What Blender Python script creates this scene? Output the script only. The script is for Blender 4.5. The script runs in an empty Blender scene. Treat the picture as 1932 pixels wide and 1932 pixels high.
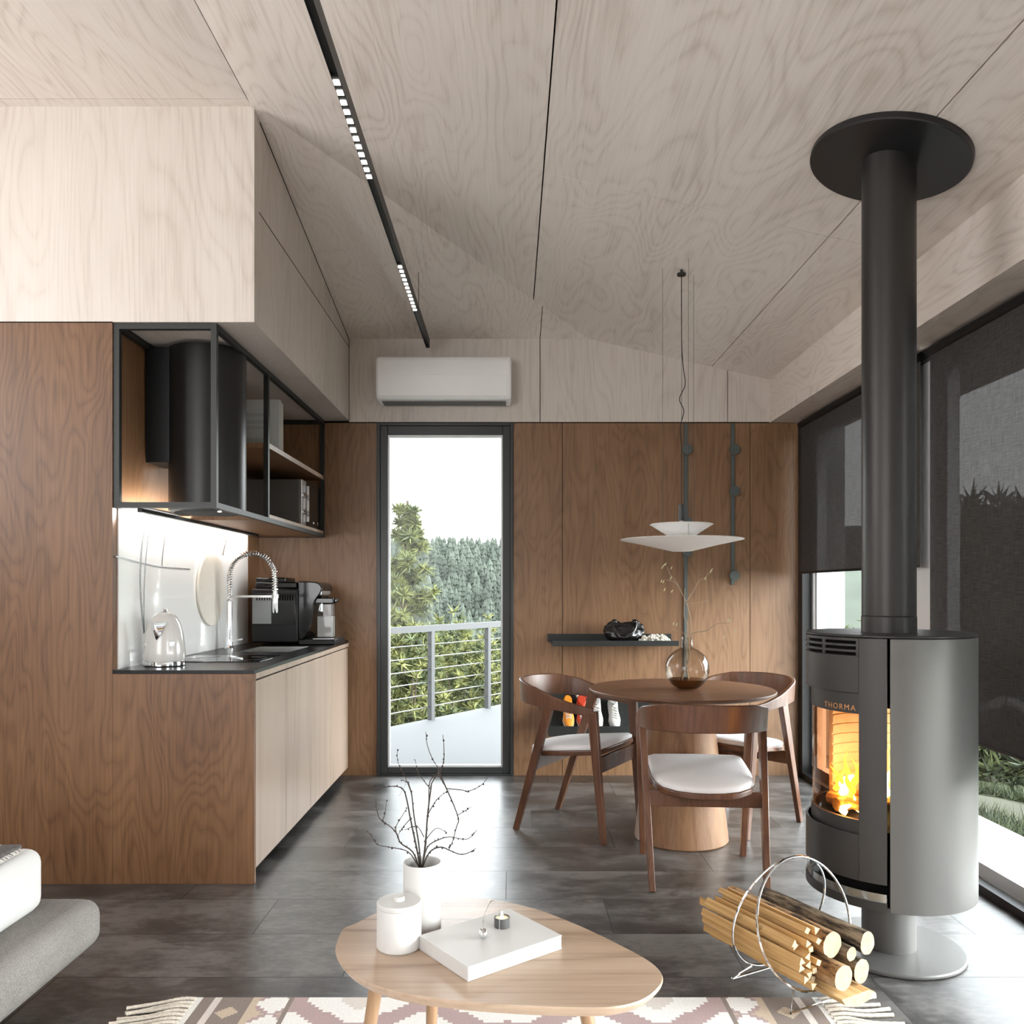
import bpy, bmesh, math, random
from mathutils import Vector, Matrix
from mathutils import noise as mnoise
random.seed(11)
C = bpy.context.scene.collection
sc = bpy.context.scene
F, VX, VY, H = 1550.0, 964.0, 1112.0, 1.24     # focal length (px), vanishing point, eye height

def W(px, py, Y):                     # a photograph pixel at depth Y -> world point (used while measuring the room)
    return Vector(((px-VX)*Y/F, Y, H+(VY-py)*Y/F))

def lin(r, g=None, b=None):
    if g is None: r, g, b = r
    f = lambda c: (c/255/12.92) if c/255 <= .04045 else ((c/255+.055)/1.055)**2.4
    return (f(r), f(g), f(b), 1)

# ---------------------------------------------------------------- materials
def newmat(name):
    m = bpy.data.materials.new(name); m.use_nodes = True
    nt = m.node_tree; bs = nt.nodes['Principled BSDF']
    return m, nt, bs

def N(nt, kind, **kw):
    n = nt.nodes.new(kind)
    for k, v in kw.items(): setattr(n, k, v)
    return n

def math_n(nt, op, a, b=None, c=None):
    n = nt.nodes.new('ShaderNodeMath'); n.operation = op
    for i, v in enumerate((a, b, c)):
        if v is None: continue
        if isinstance(v, (int, float)): n.inputs[i].default_value = v
        else: nt.links.new(v, n.inputs[i])
    return n.outputs[0]

def mixc(nt, fac, a, b, mode='MIX'):
    n = nt.nodes.new('ShaderNodeMix'); n.data_type = 'RGBA'; n.blend_type = mode
    for s, v in ((n.inputs[0], fac), (n.inputs[6], a), (n.inputs[7], b)):
        if isinstance(v, (int, float, tuple)): s.default_value = v
        else: nt.links.new(v, s)
    return n.outputs[2]

def coords(nt, scale=(1, 1, 1), rot=(0, 0, 0), loc=(0, 0, 0)):
    tc = N(nt, 'ShaderNodeTexCoord'); mp = N(nt, 'ShaderNodeMapping')
    nt.links.new(tc.outputs['Object'], mp.inputs[0])
    mp.inputs['Scale'].default_value = scale; mp.inputs['Rotation'].default_value = rot; mp.inputs['Location'].default_value = loc
    return mp.outputs[0]

def noise_n(nt, vec, scale, detail=3, rough=.5, dist=0):
    n = N(nt, 'ShaderNodeTexNoise'); nt.links.new(vec, n.inputs['Vector'])
    n.inputs['Scale'].default_value = scale; n.inputs['Detail'].default_value = detail
    n.inputs['Roughness'].default_value = rough; n.inputs['Distortion'].default_value = dist
    return n.outputs['Fac']

def ramp(nt, fac, stops):
    n = N(nt, 'ShaderNodeValToRGB'); nt.links.new(fac, n.inputs[0])
    el = n.color_ramp.elements
    while len(el) > 1: el.remove(el[-1])
    el[0].position, el[0].color = stops[0]
    for p, c in stops[1:]:
        e = el.new(p); e.color = c
    return n.outputs[0]

def bump(nt, bs, h, strength=.2, dist=.002):
    b = N(nt, 'ShaderNodeBump'); b.inputs['Strength'].default_value = strength; b.inputs['Distance'].default_value = dist
    nt.links.new(h, b.inputs['Height']); nt.links.new(b.outputs[0], bs.inputs['Normal'])

def plain(name, col, rough=.5, metal=0, spec=.5, tex=0, coat=0, tscale=30):
    m, nt, bs = newmat(name)
    c = lin(col)
    bs.inputs['Base Color'].default_value = c
    bs.inputs['Roughness'].default_value = rough; bs.inputs['Metallic'].default_value = metal
    bs.inputs['Specular IOR Level'].default_value = spec; bs.inputs['Coat Weight'].default_value = coat
    bs.inputs['Coat Roughness'].default_value = .08
    if tex:
        n = noise_n(nt, coords(nt), tscale, 4)
        d = tuple(x*(1-tex) for x in c[:3])+(1,); l = tuple(min(1, x*(1+tex)) for x in c[:3])+(1,)
        nt.links.new(ramp(nt, n, [(.3, d), (.7, l)]), bs.inputs['Base Color'])
    return m

def wood(name, dark, mid, light, axis=2, rings=9, scale=1.5, rough=.45, spec=.5, contrast=1.0, seed=0, stretch=.16, sheen=0, lw=.26):
    """rotary-cut veneer: contour lines of a stretched noise plus fine fibres along the grain"""
    m, nt, bs = newmat(name)
    s = [1, 1, 1]; s[axis] = stretch
    v = coords(nt, tuple(s), loc=(seed*3.1, seed*1.7, seed*.9))
    big = noise_n(nt, v, scale, 2, .45, .25)
    saw = math_n(nt, 'FRACT', math_n(nt, 'MULTIPLY', big, rings))
    line = math_n(nt, 'POWER', math_n(nt, 'ABSOLUTE', math_n(nt, 'SUBTRACT', math_n(nt, 'MULTIPLY', saw, 2), 1)), 2.2)
    s2 = [60, 60, 60]; s2[axis] = 1.8
    fib = noise_n(nt, coords(nt, tuple(s2)), 1.6, 4, .65)
    s3 = [4, 4, 4]; s3[axis] = .6
    band = noise_n(nt, coords(nt, tuple(s3), loc=(seed, 0, 0)), 1.0, 2)
    t = math_n(nt, 'ADD', math_n(nt, 'MULTIPLY', math_n(nt, 'SUBTRACT', .36, line), lw*contrast), math_n(nt, 'MULTIPLY', math_n(nt, 'SUBTRACT', fib, .5), .75*contrast))
    t = math_n(nt, 'ADD', t, math_n(nt, 'MULTIPLY', math_n(nt, 'SUBTRACT', band, .5), .55*contrast))
    t = math_n(nt, 'ADD', t, .5)
    col = ramp(nt, t, [(.12, lin(dark)), (.5, lin(mid)), (.88, lin(light))])
    nt.links.new(col, bs.inputs['Base Color'])
    bs.inputs['Roughness'].default_value = rough; bs.inputs['Specular IOR Level'].default_value = spec
    bs.inputs['Sheen Weight'].default_value = sheen
    bump(nt, bs, fib, .12, .0015)
    return m

def emit(name, col, strength):
    m, nt, bs = newmat(name)
    bs.inputs['Base Color'].default_value = (0, 0, 0, 1)
    bs.inputs['Emission Color'].default_value = lin(col); bs.inputs['Emission Strength'].default_value = strength
    return m

def thin_glass(name, tint=(255, 255, 255), gloss=1.0, rough=0.0, ior=1.45, facing=0):
    m = bpy.data.materials.new(name); m.use_nodes = True
    nt = m.node_tree; nt.nodes.clear()
    out = N(nt, 'ShaderNodeOutputMaterial'); mix = N(nt, 'ShaderNodeMixShader')
    tr = N(nt, 'ShaderNodeBsdfTransparent'); gl = N(nt, 'ShaderNodeBsdfGlossy'); lf = N(nt, 'ShaderNodeLayerWeight')
    lf.inputs[0].default_value = .5; gl.inputs['Roughness'].default_value = rough
    tr.inputs[0].default_value = lin(tint)
    if facing:
        lw = N(nt, 'ShaderNodeLayerWeight'); lw.inputs[0].default_value = .35
        nt.links.new(mixc(nt, lw.outputs['Facing'], lin(tint), tuple(x*(1-facing) for x in lin(tint)[:3])+(1,)), tr.inputs[0])
    f0 = ((ior-1)/(ior+1))**2
    nt.links.new(math_n(nt, 'MULTIPLY', math_n(nt, 'MULTIPLY_ADD', math_n(nt, 'POWER', lf.outputs['Facing'], 5), 1-f0, f0), gloss), mix.inputs[0])
    nt.links.new(tr.outputs[0], mix.inputs[1]); nt.links.new(gl.outputs[0], mix.inputs[2])
    nt.links.new(mix.outputs[0], out.inputs[0])
    return m

def fabric_screen(name, col, through):
    """woven solar-screen blind: opaque linen-like threads, a share of open weave"""
    m = bpy.data.materials.new(name); m.use_nodes = True
    nt = m.node_tree; bs = nt.nodes['Principled BSDF']; out = nt.nodes['Material Output']
    a = noise_n(nt, coords(nt, (1, 260, 14)), 1.0, 3, .6)
    b = noise_n(nt, coords(nt, (1, 14, 260)), 1.0, 3, .6)
    t = math_n(nt, 'MULTIPLY', math_n(nt, 'ADD', a, b), .5)
    c = lin(col)
    nt.links.new(ramp(nt, t, [(.36, tuple(x*.45 for x in c[:3])+(1,)), (.64, tuple(x*1.7 for x in c[:3])+(1,))]), bs.inputs['Base Color'])
    bs.inputs['Roughness'].default_value = .9
    tr = N(nt, 'ShaderNodeBsdfTransparent'); mix = N(nt, 'ShaderNodeMixShader')
    nt.links.new(math_n(nt, 'MULTIPLY', math_n(nt, 'ADD', t, .5), through), mix.inputs[0])
    nt.links.new(bs.outputs[0], mix.inputs[1]); nt.links.new(tr.outputs[0], mix.inputs[2])
    nt.links.new(mix.outputs[0], out.inputs[0])
    return m

M = {}
M['ply'] = wood('birch_plywood_vertical', (180, 168, 158), (208, 199, 191), (218, 211, 204), 2, 24, 2.4, .5, .35, .85, 0, .22, lw=.17)
M['ply_y'] = wood('birch_plywood_along', (188, 175, 164), (222, 212, 203), (232, 224, 217), 1, 26, 2.4, .5, .35, .9, 3, .28, lw=.19)
M['dark'] = wood('walnut_panel', (90, 63, 43), (128, 95, 67), (148, 115, 85), 2, 20, 4.2, .42, .5, .95, 1, .2, lw=.18)
M['dark2'] = wood('walnut_front', (68, 43, 28), (104, 73, 48), (126, 92, 64), 2, 20, 4.6, .42, .5, 1.0, 5, .22, lw=.2)
M['door'] = wood('veneer_lit_tone', (132, 114, 99), (160, 141, 125), (175, 157, 142), 2, 8, 2.6, .38, .5, .7, 2, .07)  # same wood as the end panel, window light painted in as a paler tone
M['chairw'] = wood('walnut_chair', (58, 35, 23), (92, 58, 39), (120, 81, 56), 2, 8, 9, .3, .6, .8, 4, .12)
M['bandw'] = wood('walnut_bent', (58, 35, 23), (93, 59, 39), (120, 82, 57), 2, 8, 9, .36, .55, .8, 7, .2)
M['tabw'] = wood('walnut_top', (78, 50, 34), (108, 74, 52), (132, 95, 70), 0, 8, 5, .38, .5, .7, 6, .1)
M['pedw'] = wood('oak_pedestal', (104, 72, 48), (138, 101, 71), (164, 128, 97), 2, 7, 4, .4, .5, .9, 8, .14)
M['oak'] = wood('oak_coffee_top', (122, 95, 72), (170, 146, 124), (188, 166, 146), 0, 9, 3.6, .3, .5, 1.1, 9, .07, lw=.3)
M['oakleg'] = wood('oak_leg', (106, 78, 54), (150, 118, 88), (172, 142, 112), 2, 4, 8, .4, .5, .8, 10, .1)
M['black'] = plain('black_powder_coat', (24, 24, 25), .42)
M['gunmetal'] = plain('graphite_metal', (52, 52, 52), .38, .75, tex=.04, tscale=400)
M['stove'] = plain('stove_steel', (104, 102, 99), .42, .5, tex=.03, tscale=500)
M['stovedark'] = plain('stove_dark_steel', (62, 60, 58), .42, .45)
M['flue'] = plain('flue_black', (54, 52, 50), .40, .5)
M['frame'] = plain('cabinet_frame', (40, 42, 41), .45, .2)
M['gap'] = plain('shadow_gap', (14, 13, 12), .9, spec=.1)
M['alu'] = plain('white_aluminium', (214, 216, 217), .35, .2)
M['doorframe'] = plain('anthracite_frame', (44, 46, 46), .38, .1)
M['chrome'] = plain('chrome', (235, 236, 238), .07, 1)
M['steel'] = plain('brushed_steel', (190, 190, 188), .25, 1)
M['white'] = plain('white_matt', (200, 198, 195), .5)
M['whitegloss'] = plain('white_gloss', (196, 194, 191), .18, coat=.4)
M['shade'] = plain('lamp_white', (252, 251, 250), .45)
M['acw'] = plain('ac_white', (246, 246, 246), .35)
M['cush'] = plain('cushion_white', (222, 220, 220), .85, tex=.03, tscale=9)
M['mattress'] = plain('bed_white', (202, 202, 200), .8)
M['worktop'] = plain('black_stone', (12, 12, 13), .3, spec=.3)
M['hob'] = plain('hob_glass', (8, 8, 9), .03, spec=.7)
M['gblack'] = plain('gloss_black', (10, 10, 11), .12, spec=.45)
M['mblack'] = plain('soft_black', (13, 13, 14), .4, spec=.25)
M['grey'] = plain('mid_grey', (88, 88, 88), .4, .3)
M['silver'] = plain('silver_trim', (186, 187, 188), .25, .8)
M['leather'] = plain('black_leather', (22, 20, 20), .28, spec=.6)
M['pearl'] = plain('pearl', (235, 230, 218), .3)
M['railgrey'] = plain('grey_green_metal', (82, 88, 86), .5, .1)
M['deck'] = plain('deck_grey', (74, 74, 74), .7, tex=.05)
M['post'] = plain('rail_grey', (58, 58, 59), .6)
M['rope'] = plain('cotton_rope', (196, 186, 172), .9, tex=.2, tscale=180)
M['paper'] = plain('paper_white', (192, 189, 183), .7)
M['papergrey'] = plain('book_grey', (196, 200, 200), .5)
M['wax'] = plain('wax', (240, 232, 215), .5)
M['fbrick'] = plain('fire_brick', (222, 204, 172), .85, tex=.08, tscale=40)
M['twig'] = plain('twig_dark', (54, 44, 38), .8)
M['branch'] = plain('branch_pale', (168, 148, 124), .8)
M['bud'] = plain('bud_pale', (214, 214, 170), .7)
M['cutwood'] = plain('cut_log_end', (162, 146, 118), .8, tex=.14, tscale=60)
M['split'] = wood('split_wood', (140, 100, 54), (188, 150, 98), (218, 188, 140), 1, 4, 16, .75, .3, 1.1, 12, .05)
M['orange'] = plain('shoe_orange', (226, 140, 36), .6, tex=.15, tscale=60)
M['red'] = plain('shoe_red', (190, 62, 36), .55)
M['soleg'] = plain('shoe_lining', (150, 150, 148), .8)
M['water'] = thin_glass('dark_water', (190, 166, 134), .6, .0, 1.33)
M['glass'] = thin_glass('window_glass', (250, 252, 251), .22)
M['vaseglass'] = thin_glass('vase_glass', (244, 241, 236), 1.0, .0, 1.5, .45)
M['clear'] = thin_glass('clear_plastic', (225, 226, 226), 1.0, .02, 1.5, .3)
M['smoke'] = thin_glass('stove_glass', (236, 214, 196), .8, .0, 1.5)
M['hood'] = plain('hood_black', (26, 26, 26), .36, .3)
M['screen'] = fabric_screen('screen_blind', (60, 57, 55), .13)
M['led'] = emit('led', (255, 250, 240), 5)
M['added_ledstrip'] = emit('added_led_strip', (255, 252, 247), 66)  # for the added, unseen strip that brightens the backsplash
M['flame'] = emit('flame', (255, 158, 52), 3.4)
M['flamehot'] = emit('flame_hot', (255, 214, 120), 22)
M['candleflame'] = emit('candle_flame', (255, 226, 170), 10)
M['pine1'] = plain('pine_light', (94, 98, 50), .8, tex=.3, tscale=5)
M['pine2'] = plain('pine_mid', (62, 70, 38), .8, tex=.3, tscale=5)
M['shrub'] = plain('shrub_green', (104, 106, 58), .8, tex=.3, tscale=5)
M['dtree'] = plain('tree_dark', (44, 52, 32), .85, tex=.3, tscale=2)
M['trunk'] = plain('trunk', (66, 54, 44), .9, tex=.3)
M['grass'] = plain('grass', (34, 40, 22), .95, tex=.35, tscale=3)
M['rock'] = plain('rock', (100, 98, 94), .9, tex=.2, tscale=6)
M['soil'] = plain('slope_soil', (58, 58, 38), .95, tex=.3, tscale=1.2)
M['forest'] = plain('forest_green', (60, 66, 58), .95, tex=.5, tscale=.12)
M['hill'] = plain('hill_green', (52, 58, 48), .95, tex=.25, tscale=.1)

def bark_mat(name='log_bark', sc_=(60, 9, 60), cols=((22, 17, 13), (96, 81, 64), (150, 133, 110))):
    m, nt, bs = newmat(name)
    v = coords(nt, sc_); n = noise_n(nt, v, 1.0, 5, .7)
    nt.links.new(ramp(nt, n, [(.38, lin(cols[0])), (.49, lin(cols[1])), (.64, lin(cols[2]))]), bs.inputs['Base Color'])
    bs.inputs['Roughness'].default_value = .9
    bump(nt, bs, n, .9, .01)
    return m
M['bark'] = bark_mat()
M['barkbirch'] = bark_mat('peeling_bark', (34, 11, 34), ((46, 30, 18), (146, 108, 68), (176, 148, 112)))

def fabric_grey():
    m, nt, bs = newmat('bed_upholstery')
    n = noise_n(nt, coords(nt), 330, 2, .7); n2 = noise_n(nt, coords(nt), 6, 2)
    t = math_n(nt, 'ADD', math_n(nt, 'MULTIPLY', n, .75), math_n(nt, 'MULTIPLY', n2, .25))
    nt.links.new(ramp(nt, t, [(.3, lin(104, 101, 98)), (.7, lin(160, 156, 152))]), bs.inputs['Base Color'])
    bs.inputs['Roughness'].default_value = .95; bs.inputs['Specular IOR Level'].default_value = .2
    bump(nt, bs, n, .4, .003)
    return m
M['upholst'] = fabric_grey()

def floor_mat():
    m, nt, bs = newmat('slate_tile_floor')
    tc = N(nt, 'ShaderNodeTexCoord'); sp = N(nt, 'ShaderNodeSeparateXYZ'); nt.links.new(tc.outputs['Object'], sp.inputs[0])
    v = math_n(nt, 'DIVIDE', math_n(nt, 'SUBTRACT', sp.outputs[1], 2.627-3.3), .33)
    row = math_n(nt, 'FLOOR', v); fv = math_n(nt, 'FRACT', v)
    u = math_n(nt, 'DIVIDE', math_n(nt, 'ADD', math_n(nt, 'SUBTRACT', sp.outputs[0], .76-13+3.9), math_n(nt, 'MULTIPLY', row, .39)), 1.3)
    cell = math_n(nt, 'FLOOR', u); fu = math_n(nt, 'FRACT', u)
    dv = math_n(nt, 'MULTIPLY', math_n(nt, 'MINIMUM', fv, math_n(nt, 'SUBTRACT', 1, fv)), .33)
    du = math_n(nt, 'MULTIPLY', math_n(nt, 'MINIMUM', fu, math_n(nt, 'SUBTRACT', 1, fu)), 1.3)
    d = math_n(nt, 'MINIMUM', du, dv)
    joint = math_n(nt, 'LESS_THAN', d, .0015)
    cmb = N(nt, 'ShaderNodeCombineXYZ'); nt.links.new(row, cmb.inputs[0]); nt.links.new(cell, cmb.inputs[1])
    wn = N(nt, 'ShaderNodeTexWhiteNoise'); nt.links.new(cmb.outputs[0], wn.inputs['Vector'])
    vv = N(nt, 'ShaderNodeVectorMath', operation='MULTIPLY_ADD'); nt.links.new(wn.outputs['Color'], vv.inputs[0]); vv.inputs[1].default_value = (7, 7, 7)
    nt.links.new(tc.outputs['Object'], vv.inputs[2])
    mp = N(nt, 'ShaderNodeMapping'); nt.links.new(vv.outputs[0], mp.inputs[0]); mp.inputs['Scale'].default_value = (.9, 1.5, 1)
    n1 = noise_n(nt, mp.outputs[0], 2.6, 7, .62, .3)
    mp2 = N(nt, 'ShaderNodeMapping'); nt.links.new(vv.outputs[0], mp2.inputs[0]); mp2.inputs['Scale'].default_value = (7, 15, 1)
    n2 = noise_n(nt, mp2.outputs[0], 3, 5, .7)
    t = math_n(nt, 'ADD', math_n(nt, 'MULTIPLY', n1, .62), math_n(nt, 'MULTIPLY', n2, .36))
    t = math_n(nt, 'ADD', t, math_n(nt, 'MULTIPLY', wn.outputs['Value'], .06))
    col = ramp(nt, t, [(.40, lin(34, 32, 31)), (.5, lin(60, 57, 55)), (.62, lin(104, 100, 97))])
    nt.links.new(mixc(nt, joint, col, lin(40, 38, 37)), bs.inputs['Base Color'])
    nt.links.new(math_n(nt, 'ADD', math_n(nt, 'MULTIPLY_ADD', t, .36, .14), math_n(nt, 'MULTIPLY', joint, .25)), bs.inputs['Roughness'])
    nt.links.new(math_n(nt, 'SUBTRACT', 1.0, math_n(nt, 'MULTIPLY', joint, .5)), bs.inputs['Specular IOR Level'])
    bs.inputs['Coat Weight'].default_value = .1; bs.inputs['Coat Roughness'].default_value = .5
    bump(nt, bs, math_n(nt, 'SUBTRACT', math_n(nt, 'MULTIPLY', n2, .3), joint), .05, .001)
    return m
M['floor'] = floor_mat()

# ---------------------------------------------------------------- mesh builder
class MB:
    def __init__(s): s.v = []; s.f = []; s.mi = []; s.cur = 0
    def add(s, vs, fs, mi=None):
        b = len(s.v); s.v += [tuple(p) for p in vs]
        for f in fs: s.f.append(tuple(b+i for i in f)); s.mi.append(s.cur if mi is None else mi)
        return s
    def box(s, a, b, mi=None):
        x0, x1 = sorted((a[0], b[0])); y0, y1 = sorted((a[1], b[1])); z0, z1 = sorted((a[2], b[2]))
        return s.add([(x0,y0,z0),(x1,y0,z0),(x1,y1,z0),(x0,y1,z0),(x0,y0,z1),(x1,y0,z1),(x1,y1,z1),(x0,y1,z1)],
                     [(0,3,2,1),(4,5,6,7),(0,1,5,4),(1,2,6,5),(2,3,7,6),(3,0,4,7)], mi)
    def beam(s, p, q, w0, h0, w1=None, h1=None, side=None, mi=None):
        """tapered bar from p to q; w across 'side', h across the other axis"""
        p, q = Vector(p), Vector(q); d = (q-p).normalized()
        sd = Vector(side) if side else (Vector((1,0,0)) if abs(d.x) < .9 else Vector((0,1,0)))
        sd = (sd-d*sd.dot(d)).normalized(); up = d.cross(sd)
        w1 = w0 if w1 is None else w1; h1 = h0 if h1 is None else h1
        vs = []
        for c, w, h in ((p, w0, h0), (q, w1, h1)):
            for a, b in ((-1,-1),(1,-1),(1,1),(-1,1)): vs.append(c+sd*a*w/2+up*b*h/2)
        return s.add(vs, [(0,3,2,1),(4,5,6,7),(0,1,5,4),(1,2,6,5),(2,3,7,6),(3,0,4,7)], mi)
    def tube(s, pts, r, n=8, closed=False, cap=True, mi=None):
        pts = [Vector(p) for p in pts]; k = len(pts)
        rs = r if isinstance(r, (list, tuple)) else [r]*k
        vs, fs = [], []; prev = None
        for i, p in enumerate(pts):
            if closed: t = pts[(i+1)%k]-pts[i-1]
            else: t = pts[min(i+1,k-1)]-pts[max(i-1,0)]
            t.normalize()
            if prev is None:
                a = Vector((0,0,1)) if abs(t.z) < .9 else Vector((1,0,0))
                nrm = (a-t*a.dot(t)).normalized()
            else:
                nrm = prev-t*prev.dot(t)
                nrm = nrm.normalized() if nrm.length > 1e-6 else t.orthogonal().normalized()
            prev = nrm; bn = t.cross(nrm)
            for j in range(n):
                a = 2*math.pi*j/n; vs.append(p+(nrm*math.cos(a)+bn*math.sin(a))*rs[i])
        for i in range(k if closed else k-1):
            for j in range(n):
                a, b = i*n+j, i*n+(j+1)%n; c, d = ((i+1)%k)*n+(j+1)%n, ((i+1)%k)*n+j
                fs.append((a,b,c,d))
        if cap and not closed:
            fs.append(tuple(range(n-1,-1,-1))); fs.append(tuple((k-1)*n+j for j in range(n)))
        return s.add(vs, fs, mi)
    def lathe(s, prof, n=40, c=(0,0,0), mi=None):
        """prof: (radius, z) list; radius 0 at an end makes a pole"""
        vs, fs, rings = [], [], []
        for r, z in prof:
            if r < 1e-6: rings.append([len(vs)]); vs.append((c[0], c[1], c[2]+z))
            else:
                rings.append(list(range(len(vs), len(vs)+n)))
                for j in range(n):
                    a = 2*math.pi*j/n; vs.append((c[0]+r*math.cos(a), c[1]+r*math.sin(a), c[2]+z))
        for A, B in zip(rings, rings[1:]):
            for j in range(n):
                k = (j+1)%n
                if len(A) == 1 and len(B) == 1: continue
                if len(A) == 1: fs.append((A[0], B[k], B[j]))
                elif len(B) == 1: fs.append((A[j], A[k], B[0]))
                else: fs.append((A[j], A[k], B[k], B[j]))
        return s.add(vs, fs, mi)
    def cyl(s, c, r, z0, z1, n=32, mi=None, r2=None):
        r2 = r if r2 is None else r2
        return s.lathe([(0, z0), (r, z0), (r2, z1), (0, z1)], n, (c[0], c[1], 0), mi)
    def ball(s, c, r, n=14, mi=None, sz=1):
        m = max(5, n//2)
        return s.lathe([(r*math.sin(math.pi*i/m), -r*sz*math.cos(math.pi*i/m)) for i in range(m+1)], n, c, mi)
    def prism(s, poly, z0, z1, mi=None):
        n = len(poly)
        g = lambda z, p: z(p) if callable(z) else z
        vs = [(p[0], p[1], g(z0, p)) for p in poly]+[(p[0], p[1], g(z1, p)) for p in poly]
        return s.add(vs, [tuple(range(n-1,-1,-1)), tuple(range(n,2*n))]+[(i,(i+1)%n,n+(i+1)%n,n+i) for i in range(n)], mi)
    def arc(s, c, r0, r1, z0, z1, a0, a1, n=24, mi=None):
        """ring segment between radii r0<r1, heights z0..z1, angles a0..a1 (degrees)"""
        vs, fs = [], []
        for i in range(n+1):
            a = math.radians(a0+(a1-a0)*i/n); co, si = math.cos(a), math.sin(a)
            for r, z in ((r0,z0),(r1,z0),(r1,z1),(r0,z1)): vs.append((c[0]+r*co, c[1]+r*si, z))
        for i in range(n):
            for j in range(4):
                fs.append((i*4+j, i*4+(j+1)%4, (i+1)*4+(j+1)%4, (i+1)*4+j))
        fs += [(0,3,2,1), tuple(n*4+j for j in range(4))]
        return s.add(vs, fs, mi)
    def build(s, name, mat, parent=None, smooth=35, bevel=0, seg=2, subsurf=0, normals=True):
        me = bpy.data.meshes.new(name); me.from_pydata(s.v, [], s.f); me.validate()
        if normals:
            bm = bmesh.new(); bm.from_mesh(me); bmesh.ops.recalc_face_normals(bm, faces=bm.faces); bm.to_mesh(me); bm.free()
        for m in (mat if isinstance(mat, (list, tuple)) else [mat]): me.materials.append(m)
        if len(me.polygons) == len(s.mi):
            for p, i in zip(me.polygons, s.mi): p.material_index = i
        if smooth:
            for p in me.polygons: p.use_smooth = True
            me.set_sharp_from_angle(angle=math.radians(smooth))
        o = bpy.data.objects.new(name, me); C.objects.link(o)
        if parent is not None: o.parent = parent
        if bevel:
            b = o.modifiers.new('bevel', 'BEVEL'); b.width = bevel; b.segments = seg; b.limit_method = 'ANGLE'; b.angle_limit = math.radians(40)
        if subsurf:
            b = o.modifiers.new('sub', 'SUBSURF'); b.levels = subsurf; b.render_levels = subsurf
        return o

def tag(o, label, cat=None, group=None, kind=None):
    if label: o['label'] = label
    if cat: o['category'] = cat
    if group: o['group'] = group
    if kind: o['kind'] = kind
    return o
def thing(name, label, cat, loc=(0,0,0), rz=0, group=None):
    o = bpy.data.objects.new(name, None); C.objects.link(o); o.empty_display_size = .1
    o.location = loc; o.rotation_euler = (0, 0, rz)
    return tag(o, label, cat, group)
def struct(o): o['kind'] = 'structure'; return o
def dup(root, loc, rz, label, group=None):
    r = root.copy(); C.objects.link(r); r.location = loc; r.rotation_euler = (0, 0, rz); r['label'] = label
    if group: r['group'] = group
    for ch in root.children:
        c = ch.copy(); C.objects.link(c); c.parent = r
        for g in ch.children:
            d = g.copy(); C.objects.link(d); d.parent = c
    return r
def catmull(pts, k=8, closed=False):
    P = [Vector(p) for p in pts]; n = len(P); out = []
    for i in range(n if closed else n-1):
        p0 = P[i-1] if (closed or i > 0) else P[0]*2-P[1]
        p1, p2 = P[i], P[(i+1)%n]
        p3 = P[(i+2)%n] if (closed or i+2 < n) else p2*2-p1
        for j in range(k):
            t = j/k
            out.append(.5*((2*p1)+(p2-p0)*t+(2*p0-5*p1+4*p2-p3)*t*t+(3*p1-p0-3*p2+p3)*t**3))
    if not closed: out.append(P[-1])
    return out
def lerp(a, b, t): return a+(b-a)*t
def interp(x, xs, ys):
    if x <= xs[0]: return ys[0]
    for i in range(len(xs)-1):
        if x <= xs[i+1]: return lerp(ys[i], ys[i+1], (x-xs[i])/(xs[i+1]-xs[i]))
    return ys[-1]
def helper_box(name, a, b, mat, parent=None, bevel=0, **kw):
    return MB().box(a, b).build(name, mat, parent, bevel=bevel, **kw)
SKY, SUN, EXPO, GLOW = 3.0, 1.0, 1.47, 11.0
# ================================================================ THE ROOM
YB = 5.477; ZD = 2.353; XR = 1.905; YR = -1.6; XL = -3.4
def zmain(x): return 3.263-.2254*(x+1.05)
ZF = zmain(-1.09)
def zhip(y): return 2.91+.1748*(YB-y)

struct(helper_box('floor', (XL, YR, -.1), (1.95, 5.6, 0), M['floor']))

# ceiling: panels of 1.2 m with fine joints, a hip falling to the end wall
def clip(poly, a, b, c):              # keep a*x+b*y <= c
    out = []
    for i, p in enumerate(poly):
        q = poly[(i+1) % len(poly)]; dp = a*p[0]+b*p[1]-c; dq = a*q[0]+b*q[1]-c
        if dp <= 0: out.append(p)
        if (dp < 0 < dq) or (dq < 0 < dp):
            t = dp/(dp-dq); out.append((lerp(p[0], q[0], t), lerp(p[1], q[1], t)))
    return out
ce = MB(); ce.box((XL-.2, YR-.2, 3.42), (2.1, 5.65, 3.5))
ceiling = struct(ce.build('ceiling', M['gap']))
hA, hB = (-1.05, 3.457), (.52, YB)
hn = (hB[1]-hA[1], -(hB[0]-hA[0])); hc = hn[0]*hA[0]+hn[1]*hA[1]     # hn.p >= hc : main side
xs = [-1.09, .137, 1.338, 1.76]; ys = [YR, 1.057, 3.457, 5.5]
for i in range(3):
    for j in range(3):
        g, gy = .003, .002
        p = [(xs[i]+(g if i else 0), ys[j]+gy), (xs[i+1]-g, ys[j]+gy), (xs[i+1]-g, ys[j+1]-gy), (xs[i]+(g if i else 0), ys[j+1]-gy)]
        p = clip(p, -hn[0], -hn[1], -hc)
        if len(p) > 2: MB().prism(p, lambda q: zmain(q[0]), lambda q: zmain(q[0])+.02).build('ceiling_panel', M['ply_y'], ceiling)
for x0, x1 in ((-1.0905, .192), (.197, .6)):
    p = clip(clip([(x0, 3.36), (x1, 3.36), (x1, 5.5), (x0, 5.5)], hn[0], hn[1], hc), 0, -1, -3.38)
    if len(p) > 2: MB().prism(p, lambda q: zhip(q[1]), lambda q: zhip(q[1])+.02).build('ceiling_panel', M['ply_y'], ceiling)
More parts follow.
